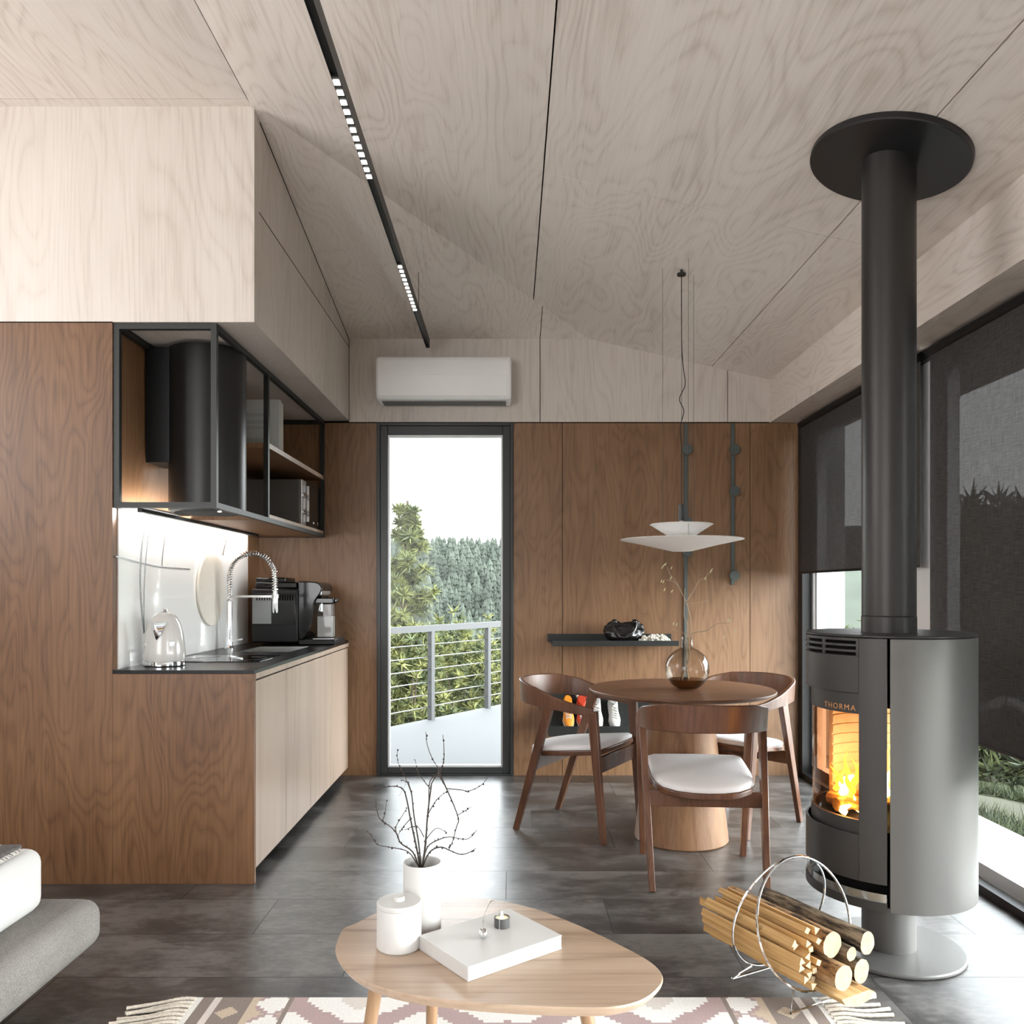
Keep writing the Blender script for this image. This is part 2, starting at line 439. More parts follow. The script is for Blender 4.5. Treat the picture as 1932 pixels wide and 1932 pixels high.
for y0, y1 in ((YR, .5), (.502, 3.401), (3.406, 3.6)):
    helper_box('ceiling_panel', (XL, y0, ZF), (-1.094, y1, ZF+.02), M['ply_y'], ceiling)
MB().prism([(-1.2, YR), (1.9, YR), (1.9, 5.5), (-1.2, 5.5)], lambda q: zmain(q[0])+.05, lambda q: zmain(q[0])+.06).build('ceiling_backing', M['gap'], ceiling)
# canopy over the glazed side
struct(helper_box('trim_2', (1.93, -1.6, 2.47), (2.86, 5.75, 2.56), plain('soffit', (120, 116, 112), .8)))

# end wall: dark veneer panels below, pale plywood above, an opening for the glass door
wb = MB()
DX0, DX1 = -.893, .016
wb.box((-3.4, 5.50, -.1), (DX0, 5.65, 2.353)); wb.box((DX1, 5.50, -.1), (2.02, 5.65, 2.353)); wb.box((-3.4, 5.50, 2.353), (2.02, 5.65, 3.5))
wall_back = struct(wb.build('wall_back', M['gap']))
for x0, x1 in ((-1.677, DX0-.002), (DX1+.002, .341), (.345, 1.592), (1.596, XR+.03)):
    helper_box('wall_panel', (x0, YB, 0), (x1, YB+.02, ZD-.003), M['dark'], wall_back)
for x0, x1 in ((-1.08, .192), (.197, 1.442), (1.447, XR+.03)):
    helper_box('wall_panel', (x0, YB, ZD+.003), (x1, YB+.02, 3.4), M['ply'], wall_back)
helper_box('shadow_joint', (-1.08, YB-.0015, ZD-.004), (XR, YB, ZD+.002), M['gap'], wall_back)

# loft volume over the kitchen
wl = MB().box((XL, 3.457, 2.365), (-1.08, 5.49, 3.36))
loft = struct(wl.build('wall_loft', M['ply']))
helper_box('shadow_joint', (-1.081, 3.52, 2.854), (-1.0792, YB, 2.858), M['gap'], loft)
MB().beam((-1.0798, 3.53, zhip(3.53)-.004), (-1.0798, YB, zhip(YB)-.004), .003, .005).build('shadow_joint', M['gap'], loft)
helper_box('shadow_joint', (-1.081, YB-.004, 2.36), (-1.0775, YB, 2.91), M['gap'], loft)
helper_box('shadow_joint', (XL, 3.4555, 2.3625), (-1.677, 3.47, 2.3665), M['gap'], loft)

# tall dark wall beside the niche, the niche's own back wall
struct(helper_box('wall_kitchen', (XL, 3.457, 0), (-1.677, 3.50, 2.363), M['dark2']))
struct(helper_box('wall_niche', (-1.76, 3.50, 0), (-1.677, YB, 2.365), M['dark']))
# header over the glazing on the window side
struct(helper_box('trim_1', (1.724, YR, ZD-.002), (1.93, YB, 2.72), M['ply_y']))
helper_box('joint', (1.7225, YR, ZD-.003), (1.726, YB, ZD+.004), M['ply_y'], bpy.data.objects['trim_1'])

# window side wall: black posts, sliding frames, glass
wr = MB()
wr.box((1.915, 5.40, 0), (2.03, 5.50, 2.353)); wr.box((1.915, YR, -.1), (1.955, 5.42, .035)); wr.box((1.915, YR, 2.30), (2.03, 5.42, 2.353))
wr.box((1.955, -1.7, -.1), (2.08, 5.42, -.012)); wr.box((1.915, YR-.1, 0), (2.03, YR, 2.6))
struct(wr.build('wall_right', M['black']))
def slider(name, y0, y1):
    m = MB()
    for yy in (y0, y1-.055):
        m.box((1.985, yy, .0), (2.045, yy+.055, 2.29))
    m.box((1.96, y0, -.01), (2.075, y1, .012)); m.box((1.985, y0, .012), (2.0, y1, .03)); m.box((2.03, y0, .012), (2.045, y1, .03))
    m.box((1.985, y0, .03), (2.045, y1, .085)); m.box((1.985, y0, 2.235), (2.045, y1, 2.29))
    m.box((1.972, y0, .085), (1.985, y0+.03, 2.235)); m.box((1.972, y1-.03, .085), (1.985, y1, 2.235))
    m.box((1.965, y0+.002, 2.292), (2.06, y1-.002, 2.30))
    o = struct(m.build(name, M['alu'], bevel=.002, seg=1))
    helper_box('pane', (2.012, y0+.05, .08), (2.018, y1-.05, 2.24), M['glass'], o)
    return o
slider('window_1', 3.96, 5.385); slider('window_2', 2.20, 3.795); slider('window_3', .10, 2.16); slider('window_4', -1.58, .06)
struct(helper_box('trim_3', (1.94, 3.80, .0), (1.984, 3.955, 2.30), M['alu'], bevel=.003))
struct(helper_box('trim_4', (2.40, 6.15, -.05), (2.50, 6.26, 2.5), plain('white_column', (170, 170, 169), .7)))

# the walls behind and beside the viewer, both mostly glazed
m = MB(); m.box((XL, YR-.1, 2.75), (2.0, YR, 3.5)); m.box((XL, YR-.1, -.1), (XL+.15, YR, 2.75)); m.box((-1.2, YR-.1, 0), (1.95, YR, 2.75)); m.box((XL, YR-.1, 0), (-1.2, YR, .7))
struct(m.build('wall_front', M['ply']))
m = MB(); m.box((XL-.1, YR-.1, 0), (XL, 1.3, 3.5)); m.box((XL-.1, 2.9, 0), (XL, 5.6, 3.5)); m.box((XL-.1, .2, 0), (XL, 2.9, 1.55)); m.box((XL-.1, .2, 2.9), (XL, 2.9, 3.5))
struct(m.build('wall_left', M['ply']))

# glass door
dr = MB(); y0, y1 = YB-.012, 5.60
dr.box((DX0, y0, 0), (DX0+.022, y1, 2.35)); dr.box((DX1-.022, y0, 0), (DX1, y1, 2.35)); dr.box((DX0+.022, y0, 2.33), (DX1-.022, y1, 2.35)); dr.box((DX0+.022, y0, 0), (DX1-.022, y1, .012))
door = struct(dr.build('door_1', M['doorframe'], bevel=.002, seg=1))
lf = MB(); a, b, t, u = DX0+.0215, DX1-.0215, 2.3305, .0115
for q in ((a, YB+.0, u, a+.05, YB+.06, t), (b-.05, YB+.0, u, b, YB+.06, t), (a+.05, YB+.0, t-.06, b-.05, YB+.06, t), (a+.05, YB+.0, u, b-.05, YB+.06, u+.042)): lf.box(q[:3], q[3:])
lf.build('leaf', M['doorframe'], door, bevel=.003)
bd = MB(); a2, b2, t2, u2 = a+.05, b-.05, t-.06, u+.042; k2 = .012
for q in ((a2, YB+.012, u2, a2+k2, YB+.05, t2), (b2-k2, YB+.012, u2, b2, YB+.05, t2), (a2+k2, YB+.012, t2-k2, b2-k2, YB+.05, t2), (a2+k2, YB+.012, u2, b2-k2, YB+.05, u2+k2)): bd.box(q[:3], q[3:])
bd.build('glazing_bead', M['alu'], door)
helper_box('pane', (a2+.005, YB+.03, u2+.005), (b2-.005, YB+.036, t2-.005), M['glass'], door)

# ================================================================ OUTSIDE
struct(MB().prism([(-2.42, 5.62), (2.7, 5.62), (2.7, 9.7), (.36, 9.7)], -.12, -.02).build('deck', M['deck']))
struct(helper_box('deck_strip', (2.08, -1.7, -.14), (2.63, 5.62, -.03), plain('pale_deck', (206, 206, 204), .7)))
rail = thing('deck_railing', 'grey metal deck railing with thin cables, seen through the glass door', 'railing', (-.77, 7.94, -.02))
d = Vector((.5226, .7826, 0)).normalized()
def rp(t, z): return Vector((0, 0, 0))+d*t+Vector((0, 0, z))
for t in (-1.05, 0, .943, 1.89):
    MB().beam(rp(t, 0), rp(t, .86), .05, .05, side=d).build('post', M['post'], rail)
MB().beam(rp(-1.6, .885), rp(2.3, .885), .06, .045, side=(0, 0, 1)).build('top_rail', M['post'], rail)
for k in range(6):
    MB().tube([rp(-1.6, .13+k*.12), rp(2.3, .13+k*.12)], .005, 5).build('cable', M['steel'], rail)

# terrain: slope falling away from the deck, a forested hill across the valley
def grid(name, x0, x1, y0, y1, nx, ny, zf, mat):
    vs = [(lerp(x0, x1, i/nx), lerp(y0, y1, j/ny), zf(lerp(x0, x1, i/nx), lerp(y0, y1, j/ny))) for j in range(ny+1) for i in range(nx+1)]
    fs = [(j*(nx+1)+i, j*(nx+1)+i+1, (j+1)*(nx+1)+i+1, (j+1)*(nx+1)+i) for j in range(ny) for i in range(nx)]
    return struct(MB().add(vs, fs).build(name, mat))
def zslope(x, y):
    dd = max(0, max(x-2.8, y-9.5))
    return -.9-.16*dd-.006*dd*dd*(dd > 6)+.35*mnoise.noise((x*.25, y*.25, 0)) if dd < 60 else -28
grid('ground_slope', -30, 55, 5.7, 60, 60, 40, lambda x, y: max(-28, zslope(x, y)), M['soil'])
grid('ground_side', 2.7, 60, -40, 5.7, 50, 40, lambda x, y: max(-28, -.5-.05*(x-2.7)+.15*mnoise.noise((x*.5, y*.5, 3))), M['grass'])
def zhill(x, y):
    t = max(0, min(1, (y-70)/130)); s = t*t*(3-2*t)
    return -26+s*(36+.045*x+5*mnoise.noise((x*.02, y*.02, 1)))
grid('hill', -170, 260, 55, 230, 70, 50, zhill, M['hill'])
fr = MB(); rnd = random.Random(4)
for k in range(5200):
    y = rnd.uniform(70, 205); x = rnd.uniform(-.26*y-8, .05*y+4) if k < 4000 else rnd.uniform(.5*y, 1.15*y)
    z = zhill(x, y)-.5; h = rnd.uniform(2.2, 4.4); r = h*rnd.uniform(.22, .34); n = 7; ph = rnd.random()*6
    for lv in range(3):
        zb = z+h*(.12+.27*lv); zt = z+h*(.62+.19*lv); rr = r*(1-.27*lv)
        ring = []
        for q in range(n*2):
            a = ph+lv+math.pi*q/n; k2 = rr*(1 if q % 2 else .62)
            ring.append((x+k2*math.cos(a), y+k2*math.sin(a), zb+(0 if q % 2 else .25)))
        fr.add(ring+[(x, y, zt)], [(q, (q+1) % (2*n), 2*n) for q in range(2*n)])
tag(fr.build('conifer_forest', M['forest'], smooth=0, normals=False), 'grey green conifer forest covering the far hillside across the valley', 'forest', kind='stuff')

def tufts(mb, c, n, length, w, rnd, up=.3, mi=0):
    """a spray of n narrow needle blades round c"""
    for _ in range(n):
        d = Vector((rnd.gauss(0, 1), rnd.gauss(0, 1), rnd.gauss(up, .8))).normalized()
        s = d.cross(Vector((rnd.gauss(0, 1), rnd.gauss(0, 1), rnd.gauss(0, 1)))).normalized()*w
        p = Vector(c)+d*length*.08; L = length*rnd.uniform(.6, 1.1)
        mb.add([p-s, p+s, p+d*L], [(0, 1, 2)], mi)
def conifer(name, label, base, top, spread, nb, per, length, mats, seed, zlo=.25, group=None, need=22, w=.012):
    rnd = random.Random(seed); base = Vector(base); top = Vector(top); hgt = (top-base).length
    t = thing(name, label, 'tree', base, 0, group); rel = top-base
    MB().tube([rel*0, rel*.5+Vector((.08*hgt*.1, 0, 0)), rel], [hgt*.022, hgt*.014, hgt*.004], 7).build('trunk', M['trunk'], t)
    fo = MB(); br = MB()
    for k in range(nb):
        f = lerp(zlo, .98, (k+rnd.random())/nb); p = rel*f
        L = spread*(1-f)**.75*rnd.uniform(.55, 1.1)+.12; a = rnd.random()*6.28
        dirv = Vector((math.cos(a), math.sin(a), rnd.uniform(.0, .45))).normalized()
        br.tube([p, p+dirv*L*.5+Vector((0, 0, -.03*L)), p+dirv*L], [.018, .012, .005], 5)
        for j in range(per):
            g = rnd.uniform(.3, 1.05)
            q = p+dirv*L*g+Vector((rnd.gauss(0, .1), rnd.gauss(0, .1), rnd.gauss(.02, .07)))*L
            tufts(fo, q, need, length, w, rnd, .45, rnd.random() < .45)
    br.build('branches', M['trunk'], t); fo.build('foliage', mats, t, smooth=0, normals=False)
    return t
PM = [M['pine1'], M['pine2']]
conifer('pine_tree', 'tall pale green pine tree beyond the deck railing, seen through the glass door', (-2.1, 14, -4), (-1.76, 14, 2.75), 1.05, 95, 12, .19, PM, 2, .2, w=.016, need=18)
SM = [M['shrub'], M['pine1'], M['pine2']]
def bush(label, c, r, h, n, seed, mats=None, cat='bush', name='bush', group=None, length=.2, need=24, w=.014):
    rnd = random.Random(seed); t = thing(name, label, cat, c, 0, group)
    fo, st = MB(), MB()
    for k in range(7):
        a = rnd.random()*6.28; st.tube([(0, 0, 0), (r*.4*math.cos(a), r*.4*math.sin(a), h*.5), (r*.75*math.cos(a), r*.75*math.sin(a), h*.85)], [.03, .02, .006], 5)
    for k in range(n):
        a = rnd.random()*6.28; u = rnd.random()**.5; f = rnd.random()
        lump = 1+.28*mnoise.noise((math.cos(a)*2+seed, math.sin(a)*2, f*3))
        rr = r*u*lump*(1-.55*f*f)
        tufts(fo, (rr*math.cos(a), rr*math.sin(a), h*(.12+.88*f*lump)), need, length, w, rnd, .5, rnd.randrange(2))
    st.build('stems', M['trunk'], t); fo.build('foliage', mats or [M['shrub'], M['pine2']], t, smooth=0, normals=False)
    return t
bush('pale green young pine bush behind the left railing post of the deck', (-1.35, 10.7, -1.6), .68, 2.1, 640, 21, length=.14, need=17, w=.013)
bush('rounded yellow green bush right behind the deck railing between its two posts', (-.60, 12.35, -2.3), .75, 2.75, 720, 22, length=.14, need=17, w=.013)
bush('green bush past the farther railing post at the edge of the door view', (-.13, 16.4, -3.3), .8, 3.4, 560, 23, length=.14, need=17, w=.013)
bush('low yellow green scrub below the deck at the near end of the railing', (-2.0, 9.2, -1.5), .5, 1.3, 500, 24, [M['shrub'], M['soil']], length=.14, need=14, w=.014)
bush('small dark green pine sapling between the tall pine and the railing', (-1.3, 17.6, -4.0), .75, 4.2, 600, 25, PM, length=.22, need=12, w=.026)
# window side
DT = [M['dtree'], M['pine2']]
for k, (x, y, zb, h, r, lab) in enumerate((
        (8.6, 13.9, -1.2, 3.6, 1.7, 'dark broad tree, highest of those seen through the nearer blind'),
        (9.9, 18.2, -1.6, 3.5, 1.9, 'dark tree stepping down from the highest one behind the nearer blind'),
        (13.6, 26.0, -2, 3.9, 2.2, 'low distant tree at the tail of the treeline behind the nearer blind'))):
    bush(lab, (x, y, zb), r, h, 420, 40+k, DT, 'tree', 'leafy_tree', length=.42, need=20, w=.05)
for k, (x, y, zb, h, r, lab) in enumerate((
        (6.9, 11.4, -.75, 1.5, .75, 'green bush below the hem of the nearer blind, beside the boulder'),
        (4.72, 7.9, -.6, .55, .42, 'low dark green shrub in the grass under the nearer blind'),
        (4.2, 11.6, -.9, 1.9, .8, 'pale bush outside the gap beneath the far blind'))):
    bush(lab, (x, y, zb), r, h, 200, 60+k, [M['pine2'], M['dtree']], length=.2, need=20, w=.025)
gt = MB(); rnd = random.Random(77)
for k in range(3600):
    y = rnd.uniform(4.2, 13); x = y*rnd.uniform(.53, .70)
    if x < 2.75 or math.hypot(x-5.45, y-9.1) < .85: continue
    zg = max(-28, zslope(x, y)) if y > 5.7 else -.5-.05*(x-2.7)+.15*mnoise.noise((x*.5, y*.5, 3))
    tufts(gt, (x, y, zg), 7, .16+.10*rnd.random(), .006, rnd, 1.6, rnd.randrange(2))
tag(gt.build('meadow_grass', [M['dtree'], M['pine2']], smooth=0, normals=False), 'wild green grass growing outside the side window below the blind', 'grass', kind='stuff')
def boulder(label, c, r, seed):
    bm = bmesh.new(); bmesh.ops.create_icosphere(bm, subdivisions=3, radius=1)
    for v in bm.verts:
        v.co *= 1+.3*mnoise.noise(v.co*1.3+Vector((seed, 0, 0)))+.08*mnoise.noise(v.co*4)
        v.co = Vector((v.co.x*r, v.co.y*r*.8, v.co.z*r*.7))
    me = bpy.data.meshes.new('boulder'); bm.to_mesh(me); bm.free(); me.materials.append(M['rock'])
    for p in me.polygons: p.use_smooth = True
    o = bpy.data.objects.new('boulder', me); C.objects.link(o); o.location = c
    return tag(o, label, 'rock')
boulder('pale grey boulder on the grass outside the side window, under the nearer blind', (5.45, 9.1, -.42), .62, 3)
# ================================================================ KITCHEN
KX, NX, Y0 = -1.08, -1.677, 3.457
ep = helper_box('end_panel', (NX, Y0, 0), (KX, Y0+.022, .884), M['dark2'], bevel=.001, seg=1)
tag(ep, 'figured walnut end panel closing the near end of the kitchen counter', 'panel')
yd = [3.485, 3.955, 4.44, 4.925, 5.452]
cab_words = ['nearest to the walnut end panel', 'second from the walnut end panel', 'under the sink', 'touching the end wall']
for i in range(4):
    t = thing('base_cabinet', 'handleless base cabinet in veneer coloured as lit, the one '+cab_words[i], 'cabinet', (0, 0, 0), 0, 'handleless kitchen base cabinets')
    a, b = yd[i], yd[i+1]
    MB().box((NX+.005, a, .06), (KX-.024, b-.001, .858 if i != 2 else .70)).box((NX+.005, a, .002), (KX-.07, b-.001, .06)).build('body', M['gap'], t)
    helper_box('door', (KX-.022, a+.0015, .058), (KX-.002, b-.0015, .852), M['door'], t, bevel=.001, seg=1)
wt = thing('worktop', 'thin black stone worktop along the whole kitchen counter', 'worktop', (0, 0, 0))
sx0, sx1, sy0, sy1 = -1.50, -1.20, 4.46, 4.905
m = MB(); z0, z1 = .885, .900
m.box((NX, Y0, z0), (KX, sy0, z1)); m.box((NX, sy1, z0), (KX, 5.472, z1)); m.box((NX, sy0, z0), (sx0, sy1, z1)); m.box((sx1, sy0, z0), (KX, sy1, z1))
m.build('slab', M['worktop'], wt)
tag(helper_box('fascia', (KX-.02, Y0+.023, .860), (KX+.001, 5.47, .8845), M['door'], wt), 'edge strip coloured as lit')
sk = thing('sink', 'undermounted steel sink cut into the black worktop', 'sink', (0, 0, 0))
m = MB(); q = .012
m.box((sx0+.001, sy0+.001, .72), (sx1-.001, sy1-.001, .725)); m.box((sx0+.001, sy0+.001, .725), (sx0+.004, sy1-.001, .8985)); m.box((sx1-.004, sy0+.001, .725), (sx1-.001, sy1-.001, .8985))
m.box((sx0+.004, sy0+.001, .725), (sx1-.004, sy0+.004, .8985)); m.box((sx0+.004, sy1-.004, .725), (sx1-.004, sy1-.001, .8985))
m.build('bowl', M['steel'], sk); MB().cyl((-1.35, 4.67), .03, .725, .729, 20).build('drain', M['chrome'], sk)
hb = thing('cooktop', 'flush black glass cooktop in the worktop behind the white kettle', 'cooktop', (0, 0, .9002))
helper_box('glass_plate', (-1.62, 3.83, 0), (-1.17, 4.20, .004), M['hob'], hb, bevel=.002)
for x, y, r in ((-1.51, 3.93, .075), (-1.51, 4.10, .06), (-1.28, 4.0, .09)):
    pts = [(x+r*math.cos(a*math.pi/16), y+r*math.sin(a*math.pi/16), .0041) for a in range(32)]
    MB().tube(pts, .0007, 4, closed=True).build('burner_ring', M['grey'], hb)
# faucet with spring arc
fx, fy = -1.60, 4.665
t = thing('kitchen_faucet', 'tall chrome spring-neck kitchen faucet standing behind the sink', 'faucet', (fx, fy, .9))
MB().lathe([(0,0),(.026,0),(.026,.012),(.019,.02),(.019,.06),(.016,.07),(.016,.27),(0,.27)], 20).build('post', M['chrome'], t)
arc = [(0, 0, .26), (0, 0, .36)]+[(.13-.13*math.cos(math.pi*k/14), 0, .415+.13*math.sin(math.pi*k/14)) for k in range(15)]+[(.26, 0, .36), (.262, 0, .33)]
arc = catmull(arc, 6)
MB().tube(arc, .009, 8).build('hose', M['steel'], t)
L = [0]
for a, b in zip(arc, arc[1:]): L.append(L[-1]+(b-a).length)
hx = []; turns = 46; tot = L[-1]; k = 0
for s in range(turns*10+1):
    u = tot*s/(turns*10)
    while k < len(L)-2 and L[k+1] < u: k += 1
    f = (u-L[k])/max(1e-9, L[k+1]-L[k]); p = arc[k].lerp(arc[k+1], f); tg = (arc[k+1]-arc[k]).normalized()
    n1 = Vector((0, 1, 0)); n2 = tg.cross(n1); an = 2*math.pi*s/10
    hx.append(p+(n1*math.cos(an)+n2*math.sin(an))*.0145)
MB().tube(hx, .0028, 5).build('spring', M['chrome'], t)
MB().lathe([(0,.205),(.012,.205),(.016,.215),(.017,.28),(.013,.33),(0,.33)], 16, (.262, 0, 0)).build('spray_head', M['chrome'], t)
m = MB(); m.beam((0, 0, .30), (.25, 0, .30), .008, .012); m.lathe([(0,.29),(.021,.29),(.021,.312),(0,.312)], 16, (.262,0,0)); m.build('holder_arm', M['steel'], t)
MB().beam((.01, -.012, .045), (.085, -.03, .06), .008, .008).build('lever', M['chrome'], t)
# kettle
t = thing('kettle', 'white dome-shaped electric kettle with a chrome base and spout', 'kettle', (-1.545, 3.665, .9005))
prof = [(0,.022),(.086,.022),(.0885,.03),(.087,.07),(.083,.11),(.077,.15),(.066,.19),(.053,.215),(.036,.231),(.018,.239),(0,.241)]
MB().lathe(prof, 40).build('body', M['whitegloss'], t)
MB().lathe([(0,0),(.084,0),(.089,.004),(.089,.02),(.086,.0225),(0,.0225)], 40).build('base', M['chrome'], t)
m = MB()
m.add([(-.037,-.066,.196),(.037,-.066,.196),(-.016,-.086,.14),(.016,-.086,.14),(0,-.083,.118),(0,-.108,.192),(0,-.099,.145)],
      [(0,5,6,2),(5,1,3,6),(2,6,4),(6,3,4),(0,1,5),(0,2,4,3,1)])
m.build('spout', M['chrome'], t, smooth=60)
MB().tube(catmull([(0,.07,.195),(0,.115,.195),(0,.128,.165),(0,.125,.10),(0,.118,.065)], 6), [.011]*24+[.008], 10).build('handle', M['chrome'], t)
MB().lathe([(0,.24),(.012,.241),(.010,.252),(0,.254)], 16).build('lid_knob', M['chrome'], t)
for sx in (-1, 1):
    mk = MB()
    a = sx*math.radians(42)
    for k in range(3 if sx > 0 else 2):
        c = Vector((.0885*math.sin(a), -.0885*math.cos(a), .095+.006*k)); e = Vector((math.cos(a), math.sin(a), 0))
        mk.beam(c-e*.010, c+e*.010, .002, .0024, side=(0,0,1))
    mk.build('marking', M['chrome'], t)
# coffee machine
t = thing('coffee_machine', 'large glossy black coffee machine with a milk jug on the worktop', 'coffee machine', (-1.36, 5.16, .9005))
m = MB(); m.box((-.225,-.15,.012),(.06,.17,.345)); m.build('body', M['mblack'], t, bevel=.012, seg=3)
helper_box('side_panel', (-.217,-.1535,.125),(.045,-.150,.315), M['gblack'], t, bevel=.004)
tag(helper_box('trim_strip', (-.215,-.156,.13),(-.10,-.1535,.305), plain('steel_grey_panel', (128,130,131), .3, .6), t), 'grey metal side plate')
m = MB()
for k in range(15): m.box((-.19+.0155*k,-.1575,.272),(-.183+.0155*k,-.1565,.307))
m.build('vent_slots', M['gap'], t)
helper_box('top_lid', (-.205,-.135,.345),(.05,.14,.385), M['gblack'], t, bevel=.008, seg=3)
helper_box('bean_hopper', (-.20,-.137,.38),(-.02,.10,.412), M['gblack'], t, bevel=.008)
# curved front head (brew group side), profile in x-z swept across y
prof = catmull([(.06,.03),(.10,.045),(.135,.11),(.150,.19),(.160,.26),(.195,.315),(.205,.350),(.180,.380),(.12,.388),(.06,.388)], 5)
vs = [(p[0],-.145,p[1]) for p in prof]+[(p[0],.165,p[1]) for p in prof]; n = len(prof)
MB().add(vs, [tuple(range(n-1,-1,-1)),tuple(range(n,2*n))]+[(i,(i+1)%n,n+(i+1)%n,n+i) for i in range(n)]).build('brew_head', M['gblack'], t, bevel=.006)
helper_box('drip_tray', (.06,-.14,0),(.285,.16,.035), M['mblack'], t, bevel=.006)
helper_box('drip_grid', (.145,-.125,.035),(.275,.145,.038), M['steel'], t)
j = helper_box('milk_jug', (.165,-.12,.039),(.265,-.02,.255), M['clear'], t, bevel=.008)
helper_box('milk', (.169,-.116,.044),(.261,-.024,.175), M['white'], j, bevel=.006)
m = MB(); m.box((.158,-.128,.252),(.272,-.012,.288)); m.box((.262,-.10,.258),(.29,-.05,.283)); m.build('jug_lid', M['gblack'], j, bevel=.006)
helper_box('highlight_block', (.158,-.135,.30),(.202,.12,.358), M['silver'], t, bevel=.01, seg=3)  # silver block stands for a bright highlight on the front head
MB().cyl((.15, .06), .016, .20, .26, 16).build('coffee_spout', M['chrome'], t)

# backsplash: mirror-like panel, bright reflection in white paint, reflected lines as grey strips
t = thing('backsplash', 'glossy backsplash panel behind the kettle and faucet, its bright reflection painted white', 'backsplash', (0, 0, 0))
helper_box('panel', (NX+.0005, 3.5005, .9005), (NX+.006, 5.22, 1.60), plain('white_reflection', (246, 246, 245), .06, spec=.9, coat=1), t)
def reflection_strip(pts, w):
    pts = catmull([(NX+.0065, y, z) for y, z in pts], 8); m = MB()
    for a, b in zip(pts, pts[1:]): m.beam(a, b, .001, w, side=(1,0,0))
    m.build('reflection_line', M['silver'], t)  # grey strips stand for lines reflected in the panel
def bs(px, py):                       # photograph point on the backsplash plane
    Y = NX*F/(px-VX); return (Y, H+(VY-py)*Y/F)
reflection_strip([bs(*p) for p in ((284,973),(268,1010),(262,1075),(263,1130),(269,1195))], .016)
reflection_strip([bs(*p) for p in ((284,973),(277,1010),(271,1075),(269,1130),(269,1195))], .010)
reflection_strip([bs(*p) for p in ((315,982),(309,1010),(304,1050),(303,1068))], .010)
reflection_strip([bs(*p) for p in ((216,1050),(262,1062),(300,1070),(356,1074))], .007)
reflection_strip([bs(*p) for p in ((426,1016),(421,1034),(418,1048))], .016)
# solid round disc for the shape seen in the backsplash panel
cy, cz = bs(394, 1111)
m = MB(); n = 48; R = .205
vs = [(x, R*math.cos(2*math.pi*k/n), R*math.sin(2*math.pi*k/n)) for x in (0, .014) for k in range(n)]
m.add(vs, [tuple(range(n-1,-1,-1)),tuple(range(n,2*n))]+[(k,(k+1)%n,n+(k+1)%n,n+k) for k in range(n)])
o = m.build('round_disc', plain('disc_beige', (206, 201, 191), .6, tex=.02), bevel=.003); o.location = (NX+.0075, cy, cz)
tag(o, 'large round beige disc on the white backsplash behind the faucet', 'board')

# upper open cabinet of black square tube
t = thing('wall_cabinet', 'open wall cabinet of black metal frames with walnut shelves over the counter', 'cabinet', (0, 0, 0))
x0, x1, ya, yb, za, zb, b = NX+.002, -1.241, 3.462, 5.470, 1.584, 2.362, .024
m = MB()
for x in (x0, x1-b):
    m.box((x, ya, za), (x+b, yb, za+b)); m.box((x, ya, zb-b), (x+b, yb, zb))
    for y in (ya, yb-b): m.box((x, y, za+b), (x+b, y+b, zb-b))
for y in (ya, yb-b):
    m.box((x0+b, y, za), (x1-b, y+b, za+b)); m.box((x0+b, y, zb-b), (x1-b, y+b, zb))
m.box((x1-b, 4.20, za+b), (x1, 4.224, zb-b))
m.build('frame', M['frame'], t)
helper_box('bottom_board', (x0+b, 4.10, za+.002), (x1-b, yb-b, za+.022), M['dark'], t)
tag(helper_box('bottom_edge', (x1-b, 4.225, za+b), (x1-.002, yb-b, za+b+.018), M['door'], t), 'pale front edge of the bottom shelf')
helper_box('bottom_shelf', (x0+b, 4.225, za+b), (x1-b, yb-b, za+b+.018), M['dark'], t)
helper_box('shelf', (x0+.01, 4.21, 1.966), (x1-.004, yb-.004, 1.992), M['dark'], t)
tag(helper_box('shelf_edge', (x1-.004, 4.226, 1.966), (x1-.001, yb-b, 1.992), M['door'], t), 'pale front edge of the middle shelf')
ls = helper_box('added_light_profile', (x0+.075, 3.52, za-.012), (x0+.095, 5.15, za+.004), M['frame'], t)  # added profile that keeps the strip out of view
helper_box('added_light_strip', (x0+.0735, 3.53, za-.010), (x0+.075, 5.14, za+.002), M['added_ledstrip'], ls)  # added glowing strip, unseen, to whiten the backsplash
# hood
t = thing('range_hood', 'black cylindrical range hood inside the open wall cabinet', 'range hood', (-1.42, 3.85, 0))
MB().lathe([(.165,1.603),(.172,1.603),(.172,2.348),(0,2.348)], 56).build('cylinder', M['hood'], t)
MB().lathe([(0,1.612),(.166,1.612),(.166,1.606),(.150,1.598),(0,1.598)], 48).build('filter', M['grey'], t)
m = MB()
for k in range(-9, 10):
    hwd = math.sqrt(max(0, .145**2-(k*.015)**2)); m.beam((k*.015,-hwd,1.5965),(k*.015,hwd,1.5965),.004,.003); m.beam((-hwd,k*.015,1.5955),(hwd,k*.015,1.5955),.003,.003,side=(0,0,1))
m.build('grille', M['frame'], t)
helper_box('duct_box', (-.248,-.10,1.82), (-.12,.10,2.345), M['mblack'], t, bevel=.003)
MB().cyl((.09, -.10), .008, 1.593, 1.598, 12).build('lamp', M['led'], t)
